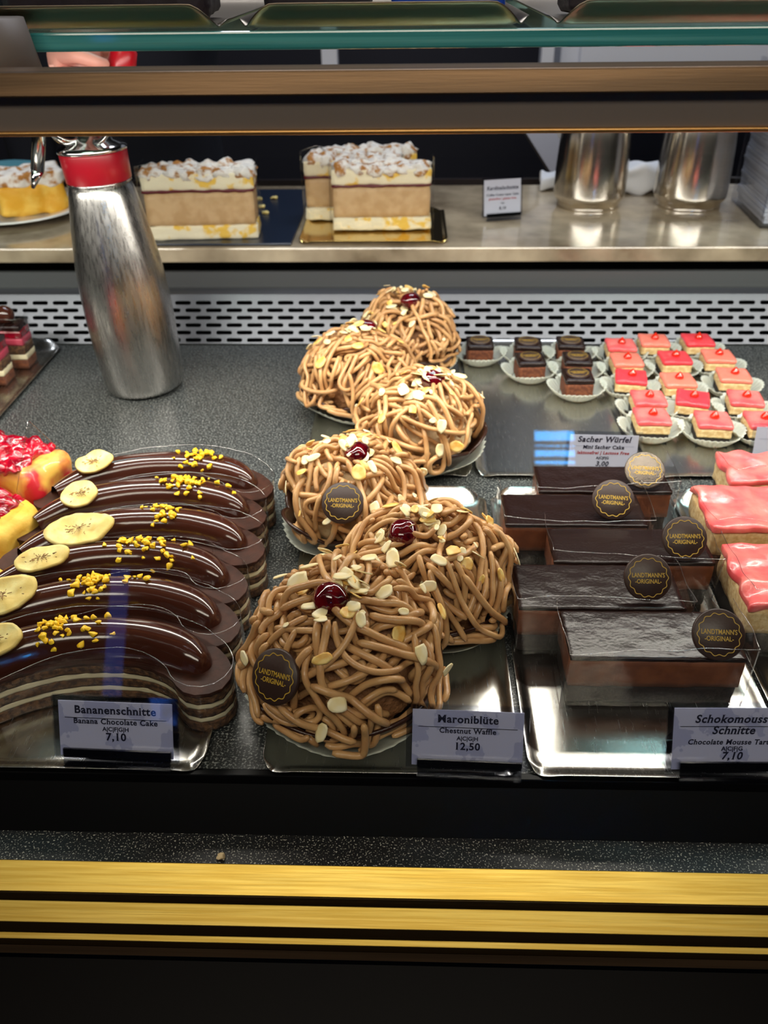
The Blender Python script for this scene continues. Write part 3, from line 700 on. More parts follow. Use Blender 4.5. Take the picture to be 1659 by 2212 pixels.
def banana_slice(loc, label, seed, chip, clus, first=None):
    rnd = random.Random(seed)
    t = thing('banana_chocolate_slice', label, 'cake slice', loc, rnd.uniform(-.015, .015), 'banana chocolate slices on their tray')
    hw = .0195; z = .0
    if first is None:
        zs = [0, .0080, .0130, .0200, .0254, .0325]
        for i, (nm, m) in enumerate((('sponge_layer', 'sponge'), ('cream_layer', 'white_cream'), ('sponge_layer', 'sponge'), ('cream_layer', 'white_cream'), ('sponge_layer', 'sponge'))):
            layer(t, nm, zs[i], zs[i+1], hw-(.0007 if i % 2 else 0), M[m], seed=i)
        layer(t, 'chocolate_glaze', .0325, .0355, hw+.0004, M['glaze_matte'], seed=9, amp=.0012)
        # banana: half-round sweep
        mb = MB(); n = len(CLs); nv = 20
        def bn(u, v):
            i = u*(n-1); k_ = int(min(i, n-2)); f = i-k_; x = CLs[k_][0]*(1-f)+CLs[k_+1][0]*f; y = CLs[k_][1]*(1-f)+CLs[k_+1][1]*f
            tx, ty = CLs[k_+1][0]-CLs[k_][0], CLs[k_+1][1]-CLs[k_][1]; l_ = math.hypot(tx, ty); nx, ny = -ty/l_, tx/l_
            e_ = min(1, math.sin(max(0.0, min(1, (1-u)/.34))*PI/2))**.62*(.5+.5*min(1, math.sin(min(1, u/.25)*PI/2)))
            w_ = .0158*e_; hh = .0195*e_**.8*(1+.03*math.sin(u*7)); a = PI*v
            fl = .0015*max(0, abs(math.cos(a))-.9)*10
            return (x+nx*(math.cos(a)*(w_+fl)), y+ny*(math.cos(a)*(w_+fl)), .0350+max(0, math.sin(a))**.85*hh)
        mb.grid(bn, 54, nv); mb.build('glazed_banana', M['glaze'], t)
    else:
        for ch in kids(first):
            if ch.name.split('.')[0] in ('sponge_layer', 'cream_layer', 'chocolate_glaze', 'glazed_banana'):
                c_ = ch.copy(); C.objects.link(c_); c_.parent = t
    # film round the slice
    ol = outline(hw, 0, .0022); n0 = len(CLs); path = [ol[i] for i in range(10, len(ol)-12)]
    mb = MB(); zt = .047
    def fm(u, v):
        i = u*(len(path)-1); k_ = int(min(i, len(path)-2)); f = i-k_; x = path[k_][0]*(1-f)+path[k_+1][0]*f; y = path[k_][1]*(1-f)+path[k_+1][1]*f
        top = zt+.004*math.sin(u*9+seed)-.010*max(0, (u-.75)*4)
        d = noise.noise_vector(Vector((x*60, y*60, v*3+seed)))*.0012*v
        return (x+d.x, y+d.y, .001+top*v)
    mb.grid(fm, 90, 6); mb.tube([fm(i/90, 1) for i in range(91)], .00022, 5, 1); mb.build('plastic_film', [M['film'], M['film_edge']], t)
    # banana chip
    cxx, cyy, rx, ry, sp = chip
    mb = chip_mesh(seed, rx, ry); o = mb.build('banana_chip', M['chip'], t, (cxx-.010, cyy-.004, .0585), (D(20), D(-6), sp)); solid(o, .0026)
    mb = MB()
    for q in range(46):
        a = rnd.uniform(0, 6.28); r_ = abs(rnd.gauss(0, .30)); x0, y0 = math.cos(a)*r_*rx, math.sin(a)*r_*ry*.7; ll = rnd.uniform(.001, .0034)
        aa = a if rnd.random() < .7 else rnd.uniform(0, 6.28)
        mb.tube([(x0, y0, .0026+4*(x0*x0+y0*y0)), (x0+math.cos(aa)*ll, y0+math.sin(aa)*ll*.6, .0028+4*(x0*x0+y0*y0))], .0003, 5, flat=.5)
    mb.build('seed_marks', M['chip_core'], o)
    # brittle crumbs on the back of the banana
    for (u0, cnt, su, sv) in clus:
        for q in range(int(cnt*1.35)):
            u = max(.1, min(.9, rnd.gauss(u0, su))); v = max(.06, min(.94, rnd.gauss(.52, sv)))
            i = u*(len(CLs)-1); k_ = int(i); f = i-k_; x = CLs[k_][0]*(1-f)+CLs[k_+1][0]*f; y = CLs[k_][1]*(1-f)+CLs[k_+1][1]*f
            tx, ty = CLs[k_+1][0]-CLs[k_][0], CLs[k_+1][1]-CLs[k_][1]; l_ = math.hypot(tx, ty); nx, ny = -ty/l_, tx/l_; a = PI*v
            o = bpy.data.objects.new('brittle_crumb', crumb_meshes[rnd.randrange(6)]); C.objects.link(o); o.parent = t
            o.location = (x+nx*math.cos(a)*.0163, y+ny*math.cos(a)*.0163, .0352+math.sin(a)**.85*.0205); o.rotation_euler = (rnd.uniform(-.6, .6), rnd.uniform(-.6, .6), rnd.uniform(0, 6)); sz = rnd.uniform(.9, 1.9); o.scale = (sz,)*3
    return t
ban = None
specs = [ # ridge height spot, chip, crumb clusters
    ('banana slice nearest the price card with fully visible layered side', (-.053, -.008, .0185, .012, .3), [(.36, 26, .03, .16), (.46, 9, .04, .2)]),
    ('banana slice second from the front, big oval chip at its end', (-.064, -.010, .0245, .0145, .55), [(.40, 24, .035, .14), (.5, 6, .06, .2)]),
    ('banana slice third from the front with widely scattered crumbs', (-.050, -.012, .0205, .0105, .35), [(.48, 18, .04, .12), (.6, 16, .06, .25)]),
    ('banana slice fourth from the front with the widest banana chip', (-.040, -.020, .0275, .0150, .1), [(.52, 22, .035, .18)]),
    ('banana slice second from the back with dense crumb heap', (-.052, -.014, .0150, .0135, .4), [(.58, 34, .05, .16), (.8, 3, .06, .1)]),
    ('banana slice at the back of the tray', (-.056, -.008, .0165, .0115, .5), [(.58, 30, .045, .16)])]
for i, (lb, ch_, cl_) in enumerate(specs):
    yy = .418+.0466*i; xx = -.2125+(.004 if i == 3 else 0)-(.002*i if i < 3 else .002)+(-.002 if i > 3 else 0)
    b_ = banana_slice((xx, yy, .002), lb, 70+i, ch_, cl_, ban)
    ban = ban or b_
# ------------------------------------------------------------------ chocolate mousse slices
def boxfilm(t, w, d, hh, seed, peak=.0, front=True):
    mb = MB(); q = .0035
    pth = [(w/2+q, d/2), (w/2+q, -d/2-q), (-w/2-q, -d/2-q), (-w/2-q, d/2)]
    seg = [math.dist(pth[i], pth[i+1]) for i in range(3)]; T = sum(seg)
    def fm(u, v):
        s_ = u*T; k_ = 0
        while k_ < 2 and s_ > seg[k_]: s_ -= seg[k_]; k_ += 1
        f = min(1, s_/seg[k_]); x = pth[k_][0]*(1-f)+pth[k_+1][0]*f; y = pth[k_][1]*(1-f)+pth[k_+1][1]*f
        top = hh+.004*math.sin(u*5+seed)+peak*max(0, 1-abs(u-.7)*5)
        dd = noise.noise_vector(Vector((x*45, y*45, v*2+seed)))*.002*(v+.2)
        lean = -.004*v
        return (x+dd.x, y+dd.y+lean*(1 if y < 0 else 0), .001+top*v)
    mb.grid(fm, 80, 8); mb.tube([fm(i/80, 1) for i in range(81)], .00025, 5, 1); return mb.build('plastic_film', [M['film'], M['film_edge']], t)
def choc_slice(x0, x1, y0, y1, label, med, foil=False, rz=0, seed=0):
    w, d = x1-x0, y1-y0
    t = thing('chocolate_mousse_slice', label, 'cake slice', ((x0+x1)/2, (y0+y1)/2, .002), rz, 'chocolate mousse slices')
    mb = MB(); mb.nbox(-w/2+.001, w/2-.001, -d/2+.001, d/2-.001, 0, .0165, 16, .0007, 200, seed=seed, rnd=.05, nz=5); mb.build('sponge_base', M['dark_sponge'], t)
    mb = MB(); mb.nbox(-w/2, w/2, -d/2, d/2, .0165, .0405, 16, .0008, 90, seed=seed+1, rnd=.03, nz=5); mb.build('mousse_layer', M['mousse'], t)
    mb = MB(); mb.nbox(-w/2-.0006, w/2+.0006, -d/2-.0006, d/2+.0006, .0405, .0435, 30, .00035, 120, seed=seed+2, rnd=.2, nz=2); mb.build('glaze', M['glaze_dark'], t)
    boxfilm(t, w, d, .055, seed)
    mx, my, tilt, spin = med
    medallion(t, (mx, my, .0445+math.sin(tilt)*RM), (tilt, 0, spin), foil=foil)
    return t
def medpos(px, py, x0, x1, y0, y1, z=.06):
    p = U(px, py, z=z); return p.x-(x0+x1)/2, p.y-(y0+y1)/2
CS = [((.110, .2265, .412, .459), (1549, 1373), 'front chocolate mousse slice with shiny cracked glaze beside its price card', 48, -.05),
      ((.081, .2000, .463, .513), (1397, 1250), 'chocolate mousse slice second from the front, wrapped in film', 52, 0),
      ((.114, .2370, .5175, .562), (1476, 1166), 'chocolate mousse slice in the middle of the row, shifted right', 50, 0),
      ((.081, .1970, .5675, .613), (1323, 1083), 'chocolate mousse slice second from the back, next to the waffle tray rim', 46, -.12),
      ((.115, .2300, .6190, .661), (1391, 1020), 'rearmost chocolate mousse slice, its medallion crusted with shiny crystals', 40, -.1)]
for i, (b_, mp_, lb, tl, sp) in enumerate(CS):
    tl = D(tl); zc = .0455+math.sin(tl)*RM; mx, my = medpos(mp_[0], mp_[1], *b_, z=zc)
    choc_slice(*b_, lb, (mx, my, tl, sp), foil=(i == 4), seed=i*5)
# ------------------------------------------------------------------ large pink slices
def punch_slice(x0, y0, w, d, rz, label, seed):
    t = thing('pink_glazed_slice', label, 'cake slice', (x0+w/2, y0+d/2, .002), rz, 'large pink glazed slices')
    mb = MB(); mb.nbox(-w/2+.002, w/2-.002, -d/2+.002, d/2-.002, 0, .020, 16, .001, 150, seed=seed, rnd=.06, nz=5); mb.build('dark_sponge', M['dark_sponge'], t)
    mb = MB(); mb.nbox(-w/2, w/2, -d/2, d/2, .020, .042, 16, .001, 150, seed=seed+1, rnd=.08, nz=5); mb.build('vanilla_sponge', M['vanilla'], t)
    mb = MB(); mb.nbox(-w/2-.001, w/2+.001, -d/2-.001, d/2+.001, .0415, .0485, 34, .0036, 60, seed=seed+2, rnd=.35, nz=4); mb.build('pink_glaze', M['pink'], t)
    boxfilm(t, w, d, .056, seed, .01)
    return t
punch_slice(.246, .461, .13, .073, -.03, 'large pink glazed slice nearest the price cards at the right edge', 3)
punch_slice(.248, .558, .13, .064, 0, 'large pink glazed slice in the middle of the right-hand row', 7)
punch_slice(.287, .632, .12, .050, 0, 'large pink glazed slice at the back of the right-hand row', 12)
# ------------------------------------------------------------------ small cubes in paper cups
cup = MB()
def cupf(u, v):
    a = 2*PI*u; sq = abs(math.cos(2*a))**.7
    r = .0195+(.0105+.005*sq)*v+.0008*math.cos(36*a)*v; zz = .0006+.009*v**1.3+.006*sq*v*v
    return (r*math.cos(a), r*math.sin(a), zz)
cup.grid(cupf, 216, 6); cup.lathe([(.0005, .0006), (.0195, .0006)], 40, capb=False, capt=False)
def sacher_proto():
    t = thing('sacher_cube', 'x', 'petit four', (0, 0, 0), 0, 'small Sacher cubes in paper cups')
    mb = MB(); mb.nbox(-.0165, .0165, -.0165, .0165, .001, .0205, 8, .0006, 250, rnd=.06); mb.build('sponge', M['sacher'], t)
    mb = MB(); mb.nbox(-.017, .017, -.017, .017, .0205, .0265, 8, .0004, 120, rnd=.25, nz=3); mb.build('chocolate_glaze', M['glaze_dark'], t)
    o = med_disc.build('chocolate_medallion', M['medal'], t, (0, .001, .0262)); o.scale = (.82, .82, .6)
    for ch in MED: c_ = ch.copy(); C.objects.link(c_); c_.parent = o
    solid(cup.build('paper_cup', M['paper'], t), .0003); return t
sp_ = sacher_proto()
SP = [((1037, 735), 'Sacher cube standing apart at far left of its tray, nearest the waffles'), ((1141, 737), 'Sacher cube at the back of the middle pair'), ((1146, 770), 'Sacher cube at the front of the middle pair'),
      ((1233, 735), 'Sacher cube at the back of the right-hand three'), ((1248, 769), 'Sacher cube in the middle of the right-hand three'), ((1249, 806), 'Sacher cube nearest the viewer, front of the right-hand three')]
for i, (pp, lb) in enumerate(SP):
    p = U(*pp, z=.029); (setattr(sp_, 'location', (p.x, p.y, .0015)) or sp_.__setitem__('label', lb)) if i == 0 else dup(sp_, (p.x, p.y, .0015), random.Random(i).uniform(-.08, .08), lb)
def pink_proto(m, nm):
    t = thing('pink_cube', 'x', 'petit four', (0, 0, 0), 0, 'small pink glazed cubes in paper cups')
    mb = MB(); mb.nbox(-.0165, .0165, -.0165, .0165, .001, .010, 8, .0006, 250, rnd=.06); mb.build('chocolate_sponge', M['dark_sponge'], t)
    mb = MB(); mb.nbox(-.0172, .0172, -.0172, .0172, .010, .0195, 8, .0006, 250, rnd=.06); mb.build('vanilla_sponge', M['vanilla'], t)
    mb = MB(); mb.nbox(-.0178, .0178, -.0178, .0178, .0195, .025, 12, .0008, 140, rnd=.3, nz=3); mb.build(nm, M[m], t)
    mb = MB(); mb.lathe([(.0001, .0085), (.0016, .0068), (.0032, .005), (.0046, .003), (.0050, .0014), (.0042, 0)][::-1], 20); mb.build('red_dollop', M['dollop'], t, (.001, .001, .0246))
    solid(cup.build('paper_cup', M['paper'], t), .0003); return t
protos = {'b': pink_proto('pink_bright', 'pink_glaze'), 'p': pink_proto('pink_pale', 'pink_glaze'), 'm': pink_proto('pink', 'pink_glaze')}
PC = [(905, 335, 'm', .05, 'coral pink cube at back left of the group, by the Sacher cubes'), (1075, 312, 'p', .05, 'pink cube in the back row, second from left'), (1300, 310, 'b', 0, 'bright pink cube at the right end of the back row'),
      (935, 412, 'p', 0, 'pale pink cube at the left end of the second row'), (1182, 400, 'b', 0, 'bright pink cube in the middle of the second row'), (1405, 392, 'p', .05, 'pale pink cube at the right end of the second row'),
      (958, 498, 'b', .18, 'bright pink cube at the left end of the third row, turned askew'), (1200, 515, 'p', 0, 'pale pink cube in the middle of the third row, dollop low'), (1485, 490, 'p', .1, 'pale pink cube at the right of the third row with dripping glaze'),
      (1048, 608, 'm', .03, 'pink cube at left of the fourth row, touching the one before it'), (1275, 608, 'b', .28, 'bright pink cube in the middle of the fourth row, strongly turned'), (1545, 608, 'm', .15, 'pink cube at the right end of the fourth row'),
      (1065, 700, 'm', .03, 'front left pink cube, directly before another pink cube'), (1380, 718, 'm', .1, 'front pink cube in the widest open paper cup'), (1640, 720, 'm', .05, 'pink cube cut by the right edge of the photo')]
used = set()
for i, (cx_, cy_, k_, r_, lb) in enumerate(PC):
    p = U(960+cx_/2.373, 600+cy_/2.373, z=.0265)
    if k_ not in used:
        used.add(k_); o = protos[k_]; o.location = (p.x, p.y, .0015); o.rotation_euler = (0, 0, -r_); o['label'] = lb
    else: dup(protos[k_], (p.x, p.y, .0015), -r_, lb)
# ------------------------------------------------------------------ price cards
def sign(loc, w, hgt, tilt, rz, label, lines, card='card', sxt=1.0, group='price cards in clear stands'):
    t = thing('price_card', label, 'price card', loc, rz, group)
    R3 = Matrix.Rotation(-tilt, 4, 'X')
    def put(mb, name, m, z=0): mb.xform(Matrix.Translation((0, -z*math.cos(tilt), 0)) @ R3); return mb.build(name, M[m], t)
    mb = MB(); mb.box(-w/2, w/2, 0, .0006, .007, hgt); cd = put(mb, 'card', card)
    e = .004*w/.075
    mb = MB(); mb.box(-w/2-e, w/2+e, -.0010, -.0004, .005, hgt+e); mb.box(-w/2-e, w/2+e, .0010, .0014, .005, hgt+e); put(mb, 'clear_sleeve', 'sleeve')
    # stand: gripping lip, foot and rear leg
    mb = MB(); mb.box(-w/2+e, w/2-e*.2, -.0045, -.0030, .0015, .0135*w/.075); mb.box(-w/2+e, w/2-e*.2, -.0045, .002, .000, .0018)
    xb = Matrix.Identity(4); mb.xform(R3)
    y1_ = math.sin(tilt)*hgt*.75; z1_ = math.cos(tilt)*hgt*.75
    mb.add([(-w/2+e, y1_, z1_), (w/2-e, y1_, z1_), (w/2-e, y1_+.018, 0.0005), (-w/2+e, y1_+.018, 0.0005)], [(0, 1, 2, 3)], 0, False)
    solid(mb.build('clear_stand', M['plexi'], t), .0008)
    for (txt, size, yy, ink, ser, it) in lines:
        mb = lines_mb(txt, size*w/.075, .028, 1.0, ser, it)
        # xy plane -> xz plane
        mb.xform(Matrix(((1, 0, 0, 0), (0, 0, -1, -.0002), (0, 1, 0, yy), (0, 0, 0, 1)))); mb.xform(R3)
        mb.build('printed_line', M[ink], t)
    return t
T1 = [('Bananenschnitte', .0074, .0365, 'ink', True, 0), ('Banana Chocolate Cake', .0052, .0295, 'ink', True, 0), ('A|C|F|G|H', .0040, .0248, 'ink', False, 0), ('7,10', .0072, .0185, 'ink', True, 0)]
T2 = [('Maroniblüte', .0076, .0365, 'ink', True, 0), ('Chestnut Waffle', .0052, .0295, 'ink', True, 0), ('A|C|G|H', .0040, .0248, 'ink', False, 0), ('12,50', .0072, .0185, 'ink', True, 0)]
T3 = [('Schokomousse', .0074, .0385, 'ink', True, .25), ('Schnitte', .0074, .0310, 'ink', True, .25), ('Chocolate Mousse Tartlet', .0048, .0240, 'ink', True, .2), ('A|C|F|G', .0040, .0198, 'ink', False, 0), ('7,10', .0070, .0140, 'ink', True, .2)]
T4 = [('Sacher Würfel', .0090, .0370, 'ink', True, .2), ('Mini Sacher Cake', .0058, .0300, 'ink', True, .1), ('laktosefrei | Lactose Free', .0050, .0245, 'redink', True, .2), ('A|C|F|G', .0042, .0195, 'ink', False, 0), ('3,00', .0075, .0125, 'ink', True, .2)]
tl = D(24)
p = U(253, 1655, z=.003); sign((p.x, p.y, .002), .0745, .0445, tl, D(-2), 'price card reading Bananenschnitte, before the banana slices', T1)
p = U(1007, 1676, z=.003); sign((p.x, p.y, .002), .0700, .0445, tl, D(-2), 'price card reading Maroniblüte at the foot of the front chestnut waffle', T2)
p = U(1572, 1682, z=.003); sign((p.x+.0015, p.y, .002), .0745, .0480, tl, D(1), 'price card reading Schokomousse Schnitte at the lower right edge', T3)
p = U(1297, 1030, z=.003); sign((p.x, p.y, .002), .0660, .0440, D(12), D(-2), 'price card reading Sacher Würfel behind the mousse slices', T4, 'cardw')
T5 = [('Punsch Würfel', .0090, .0370, 'ink', True, .2), ('Mini Punch Cake', .0058, .0300, 'redink', True, .1)]
p = U(1690, 1020, z=.003); sign((p.x, p.y, .002), .0640, .0470, D(12), D(-2), 'mostly hidden price card behind the rear pink slice at the right edge', [('L', .009, .037, 'ink', True, .1)], 'cardw')
T6 = [('Kardinalschnitte', .0088, .0425, 'ink', True, .15), ('Coffee Cream Layer Cake', .0056, .0340, 'ink', True, .1), ('glutenfrei | gluten free', .0056, .0285, 'redink', True, .1), ('C|G', .0045, .0225, 'ink', False, 0), ('8,10', .0075, .0150, 'ink', True, .1)]
p = U(1085, 476, z=MZ); sign((p.x, p.y, MZ+.0005), .0560, .0560, D(10), D(14), 'small white price card standing on the marble counter', T6, 'cardw')
# ------------------------------------------------------------------ raspberry cakes
def rasp_slice(loc, w, d, hh, rz, label, seed, peak):
    t = thing('raspberry_cake_slice', label, 'cake slice', loc, rz, 'raspberry topped cake slices')
    mb = MB(); mb.nbox(-w/2, w/2, -d/2, d/2, 0, hh, 22, .004, 42, seed=seed, rnd=.22); mb.build('yellow_sponge', M['rasp_wash'] if seed % 2 else M['yellow_cake'], t)
    mb = MB(); rr = random.Random(seed); mb.nbox(-w/2+.004, w/2-.020, -d/2+.004, d/2-.004, hh-.006, hh+.004, 24, .008, 95, seed=seed, rnd=.4, nz=4)
    for q in range(14):
        x_, y_ = rr.uniform(-w/2+.006, w/2-.02), rr.uniform(-d/2+.006, d/2-.006); s_ = rr.uniform(.007, .012)
        mb.ball((x_, y_, hh-.001+rr.uniform(-.001, .002)), s_, s_, s_*.6, 12, amp=.3, seed=q)
    mb.build('raspberry_topping', M['rasp'], t)
    mb = MB(); q_ = .004
    def fm(u, v):
        x_ = w/2+q_+.001; y_ = -d/2-q_+(d+2*q_)*u
        tp = peak*(1-abs(u-.5)*1.1)
        return (x_-.018*v, y_+.002*math.sin(v*4), .001+tp*v)
    mb.grid(fm, 14, 10); mb.tube([fm(0, i/10) for i in range(11)]+[fm(i/14, 1) for i in range(1, 15)]+[fm(1, 1-i/10) for i in range(11)], .0003, 5, 1)
    mb.grid(lambda u, v: (-w/2+(w+q_)*u, -d/2-q_-.001-.003*v, .001+(hh+.012)*v), 20, 8)
    mb.build('plastic_film', [M['film'], M['film_edge']], t); return t
G = U(110, 1075, z=.03); rasp_slice((G.x-.048, G.y+.030, .002), .115, .058, .058, D(-22), 'raspberry cake at the back of the left group, under a tall film peak', 1, .10)
G = U(45, 1160, z=.03); rasp_slice((G.x-.045, G.y+.018, .002), .115, .055, .050, D(-25), 'yellow raspberry cake in the middle of the left group', 2, .075)
G = U(0, 1240, z=.03); rasp_slice((G.x-.045, G.y-.010, .002), .115, .050, .045, D(-25), 'yellow raspberry cake cut by the left edge, nearest the banana chips', 4, .075)
# ------------------------------------------------------------------ cherry chocolate slices at rear left
def cherry_slice(loc, label, seed):
    t = thing('cherry_chocolate_slice', label, 'cake slice', loc, 0, 'layered slices with chocolate balls')
    w, d = .11, .030
    for nm, m, a_, b_ in (('sponge_layer', 'sacher', 0, .012), ('cream_layer', 'white_cream', .012, .019), ('sponge_layer', 'sponge', .019, .031), ('pink_layer', 'pink_layer', .031, .040), ('berry_layer', 'rasp', .040, .050), ('glaze', 'glaze_dark', .050, .056)):
        mb = MB(); mb.nbox(-w/2, w/2, -d/2, d/2, a_, b_, 10, .0008, 140, seed=seed, rnd=.1, nz=3); mb.build(nm, M[m], t)
    mb = MB(); mb.ball((.034, 0, .066), .0125, .0115, .0115, 24); mb.build('chocolate_ball', M['glaze'], t)
    mb = MB(); mb.ball((-.02, 0, .066), .0125, .0115, .0115, 24); mb.build('chocolate_ball', M['glaze'], t)
    boxfilm(t, w, d, .064, seed); return t
for i, (xx, yy, lb) in enumerate(((-.539, .985, 'cherry chocolate slice at the back of the left rear tray'), (-.548, .935, 'cherry chocolate slice in the middle of the left rear tray'), (-.553, .885, 'cherry chocolate slice at the front of the left rear tray'))):
    cherry_slice((xx, yy, .002), lb, i)
# ------------------------------------------------------------------ cream whipper
WX, WY = -.322, .925
t = thing('cream_whipper', 'tall brushed steel cream whipper with red collar, tilted slightly on the dark deck', 'cream whipper', (WX, WY, .0028), rot=(0, D(-2.2), 0))
mb = MB(); prof = catmull([(.0425, 0), (.0455, .004), (.0475, .02), (.0492, .058), (.0495, .096), (.0485, .130), (.0458, .159), (.0412, .190), (.0362, .220), (.0338, .2305), (.0315, .2345), (.029, .2355)], 5)
mb.lathe(prof, 72); mb.build('bottle_body', M['brushed'], t)
mb = MB(); mb.lathe([(.0320, .2355), (.0336, .2362), (.0338, .2378)], 64); mb.build('collar_rim', M['chrome'], t)
mb = MB(); mb.lathe([(.0332, .2378), (.0340, .2386), (.0350, .2655), (.0346, .2670)], 64); mb.build('red_collar', M['redlac'], t)
mb = MB(); mb.lathe([(.0350, .2670), (.0360, .2678), (.0360, .2705), (.0330, .2735), (.024, .2770), (.016, .2870), (.014, .3080), (.0145, .330)], 64); mb.build('steel_head', M['chrome'], t)
mb = MB(); mb.tube(catmull([(.004, -.010, .280), (.018, -.024, .279), (.032, -.026, .292), (.045, -.024, .335)], 5), .005, 10, flat=.5)
mb.tube(catmull([(-.004, -.010, .280), (-.016, -.022, .279), (-.028, -.024, .290), (-.040, -.018, .320)], 5), .0055, 10, flat=.5); mb.build('lever', M['chrome'], t)
mb = MB(); mb.lathe([(.010, 0), (.0125, .004), (.0135, .030), (.012, .044), (.008, .048)], 24); mb.build('charger_holder', M['redplastic'], t, (.040, -.010, .318), (0, D(24), 0))
# nozzle hanging to the left
nz_t = U(72, 411, Y=WY-.02); nz_m = U(82, 372, Y=WY-.02); nz_a = U(86, 292, Y=WY-.02)
L = Vector((WX, WY, .0005)); mb = MB(); UN = Matrix.Rotation(D(2.2), 4, 'Y')
mb.tube([tuple(q-L) for q in (Vector((WX-.012, WY-.01, .312)), Vector(((WX+nz_a.x)/2, WY-.015, .330)), Vector((nz_a.x, WY-.02, .312)), nz_a, nz_m)], .0068, 12)
mb.tube([tuple(nz_m-L), tuple(nz_t-L)], lambda q: .0068*(1-q)+.0018*q, 8); mb.xform(UN); mb.build('nozzle', M['chrome'], t)
# ------------------------------------------------------------------ person behind the counter
def skin(name, verts, edges, radii, root, m, parent, sub=2):
    me = bpy.data.meshes.new(name); me.from_pydata(verts, edges, []); o = bpy.data.objects.new(name, me); C.objects.link(o)
    md = o.modifiers.new('skin', 'SKIN'); md.use_smooth_shade = True
    sv = me.skin_vertices[0].data if me.skin_vertices else None
    if sv is None:
        bm = bmesh.new(); bm.from_mesh(me); bm.verts.layers.skin.new(); bm.to_mesh(me); bm.free(); sv = me.skin_vertices[0].data
    for i, r in enumerate(radii): sv[i].radius = (r, r) if not isinstance(r, tuple) else r
    sv[root].use_root = True
    s2 = o.modifiers.new('sub', 'SUBSURF'); s2.levels = sub; s2.render_levels = sub
    bpy.context.view_layer.update()
    me2 = bpy.data.meshes.new_from_object(o.evaluated_get(bpy.context.evaluated_depsgraph_get())); me2.name = name
    for p_ in me2.polygons: p_.use_smooth = True
    me2.materials.clear(); me2.materials.append(m); o2 = bpy.data.objects.new(name, me2); C.objects.link(o2); o2.parent = parent
    bpy.data.objects.remove(o); return o2
per_ = thing('person', 'person in navy clothing behind the counter, one hand on the cream whipper', 'person', (-.55, 1.85, -.9))
off = Vector((-.55, 1.85, -.9))
hx, hy, hz = WX-.018, WY+.012, .338
V = [(-.55, 1.85, .0), (-.55, 1.85, .22), (-.55, 1.84, .42), (-.55, 1.83, .55), (-.55, 1.82, .65), (-.55, 1.80, .71), (-.55, 1.805, .80),
     (-.38, 1.82, .48), (-.34, 1.62, .36), (hx-.02, 1.35, .40), (hx-.012, hy+.13, .385), (hx-.006, hy+.055, .365), (hx, hy, hz+.012),
     (-.72, 1.83, .48), (-.78, 1.84, .22), (-.74, 1.72, .02),
     (-.46, 1.86, -.2), (-.46, 1.84, -.5), (-.46, 1.86, -.86), (-.64, 1.86, -.2), (-.64, 1.84, -.5), (-.64, 1.86, -.86), (-.46, 1.78, -.885), (-.64, 1.78, -.885)]
Ed = [(0, 1), (1, 2), (2, 3), (3, 4), (4, 5), (5, 6), (2, 7), (7, 8), (8, 9), (9, 10), (10, 11), (11, 12), (2, 13), (13, 14), (14, 15), (0, 16), (16, 17), (17, 18), (0, 19), (19, 20), (20, 21), (18, 22), (21, 23)]
Rr = [.14, .13, .14, .055, .048, .105, .105, .06, .05, .042, .033, (.028, .02), (.034, .018), .06, .05, .035, .08, .055, .04, .08, .055, .04, .035, .035]
# fingers curl round the head, thumb on the near side
def finger(base, pts, r):
    i0 = len(V); prev = base
    for k_, q in enumerate(pts): V.append(tuple(q)); Rr.append(r*(1-.12*k_)); Ed.append((prev, i0+k_)); prev = i0+k_
P_ = Vector((hx, hy, hz))
finger(12, [P_+Vector((.004, -.028, .020)), P_+Vector((.022, -.044, .022)), P_+Vector((.040, -.045, .016)), P_+Vector((.048, -.036, .012))], .0088)
finger(12, [P_+Vector((.006, -.034, .004)), P_+Vector((.026, -.048, .002)), P_+Vector((.046, -.046, -.003)), P_+Vector((.054, -.034, -.005))], .0090)
finger(12, [P_+Vector((.006, -.030, -.012)), P_+Vector((.026, -.044, -.016)), P_+Vector((.044, -.042, -.018)), P_+Vector((.050, -.030, -.018))], .0085)
finger(12, [P_+Vector((.004, -.022, -.027)), P_+Vector((.020, -.034, -.031)), P_+Vector((.034, -.034, -.031))], .0074)
finger(11, [P_+Vector((.024, .030, .022)), P_+Vector((.044, .018, .024)), P_+Vector((.058, -.002, .020))], .0098)
Q_ = Vector(V[15])
for k_, (dx, ln_) in enumerate(((-.027, .062), (-.009, .072), (.009, .068), (.026, .052))):
    finger(15, [Q_+Vector((dx, -.040, -.012)), Q_+Vector((dx*1.1, -.040-ln_*.5, -.022)), Q_+Vector((dx*1.1, -.040-ln_*.85, -.045))], .0088)
finger(15, [Q_+Vector((.040, -.018, -.008)), Q_+Vector((.056, -.042, -.022))], .0098)
skin('body', [tuple(Vector(v)-off) for v in V], Ed, Rr, 0, M['skin'], per_)
V2 = V[:11]+V[13:16]+[V[16], V[17], V[19], V[20]]; V2[3] = (-.55, 1.835, .50)
V2 = [(-.55, 1.85, .0), (-.55, 1.85, .22), (-.55, 1.84, .42), (-.55, 1.83, .51), (-.38, 1.82, .48), (-.34, 1.62, .36), (hx-.02, 1.35, .40), (hx-.014, hy+.16, .387), (-.72, 1.83, .48), (-.78, 1.84, .22), (-.745, 1.74, .05), (-.46, 1.86, -.2), (-.46, 1.84, -.5), (-.46, 1.86, -.84), (-.64, 1.86, -.2), (-.64, 1.84, -.5), (-.64, 1.86, -.84)]
E2 = [(0, 1), (1, 2), (2, 3), (2, 4), (4, 5), (5, 6), (6, 7), (2, 8), (8, 9), (9, 10), (0, 11), (11, 12), (12, 13), (0, 14), (14, 15), (15, 16)]
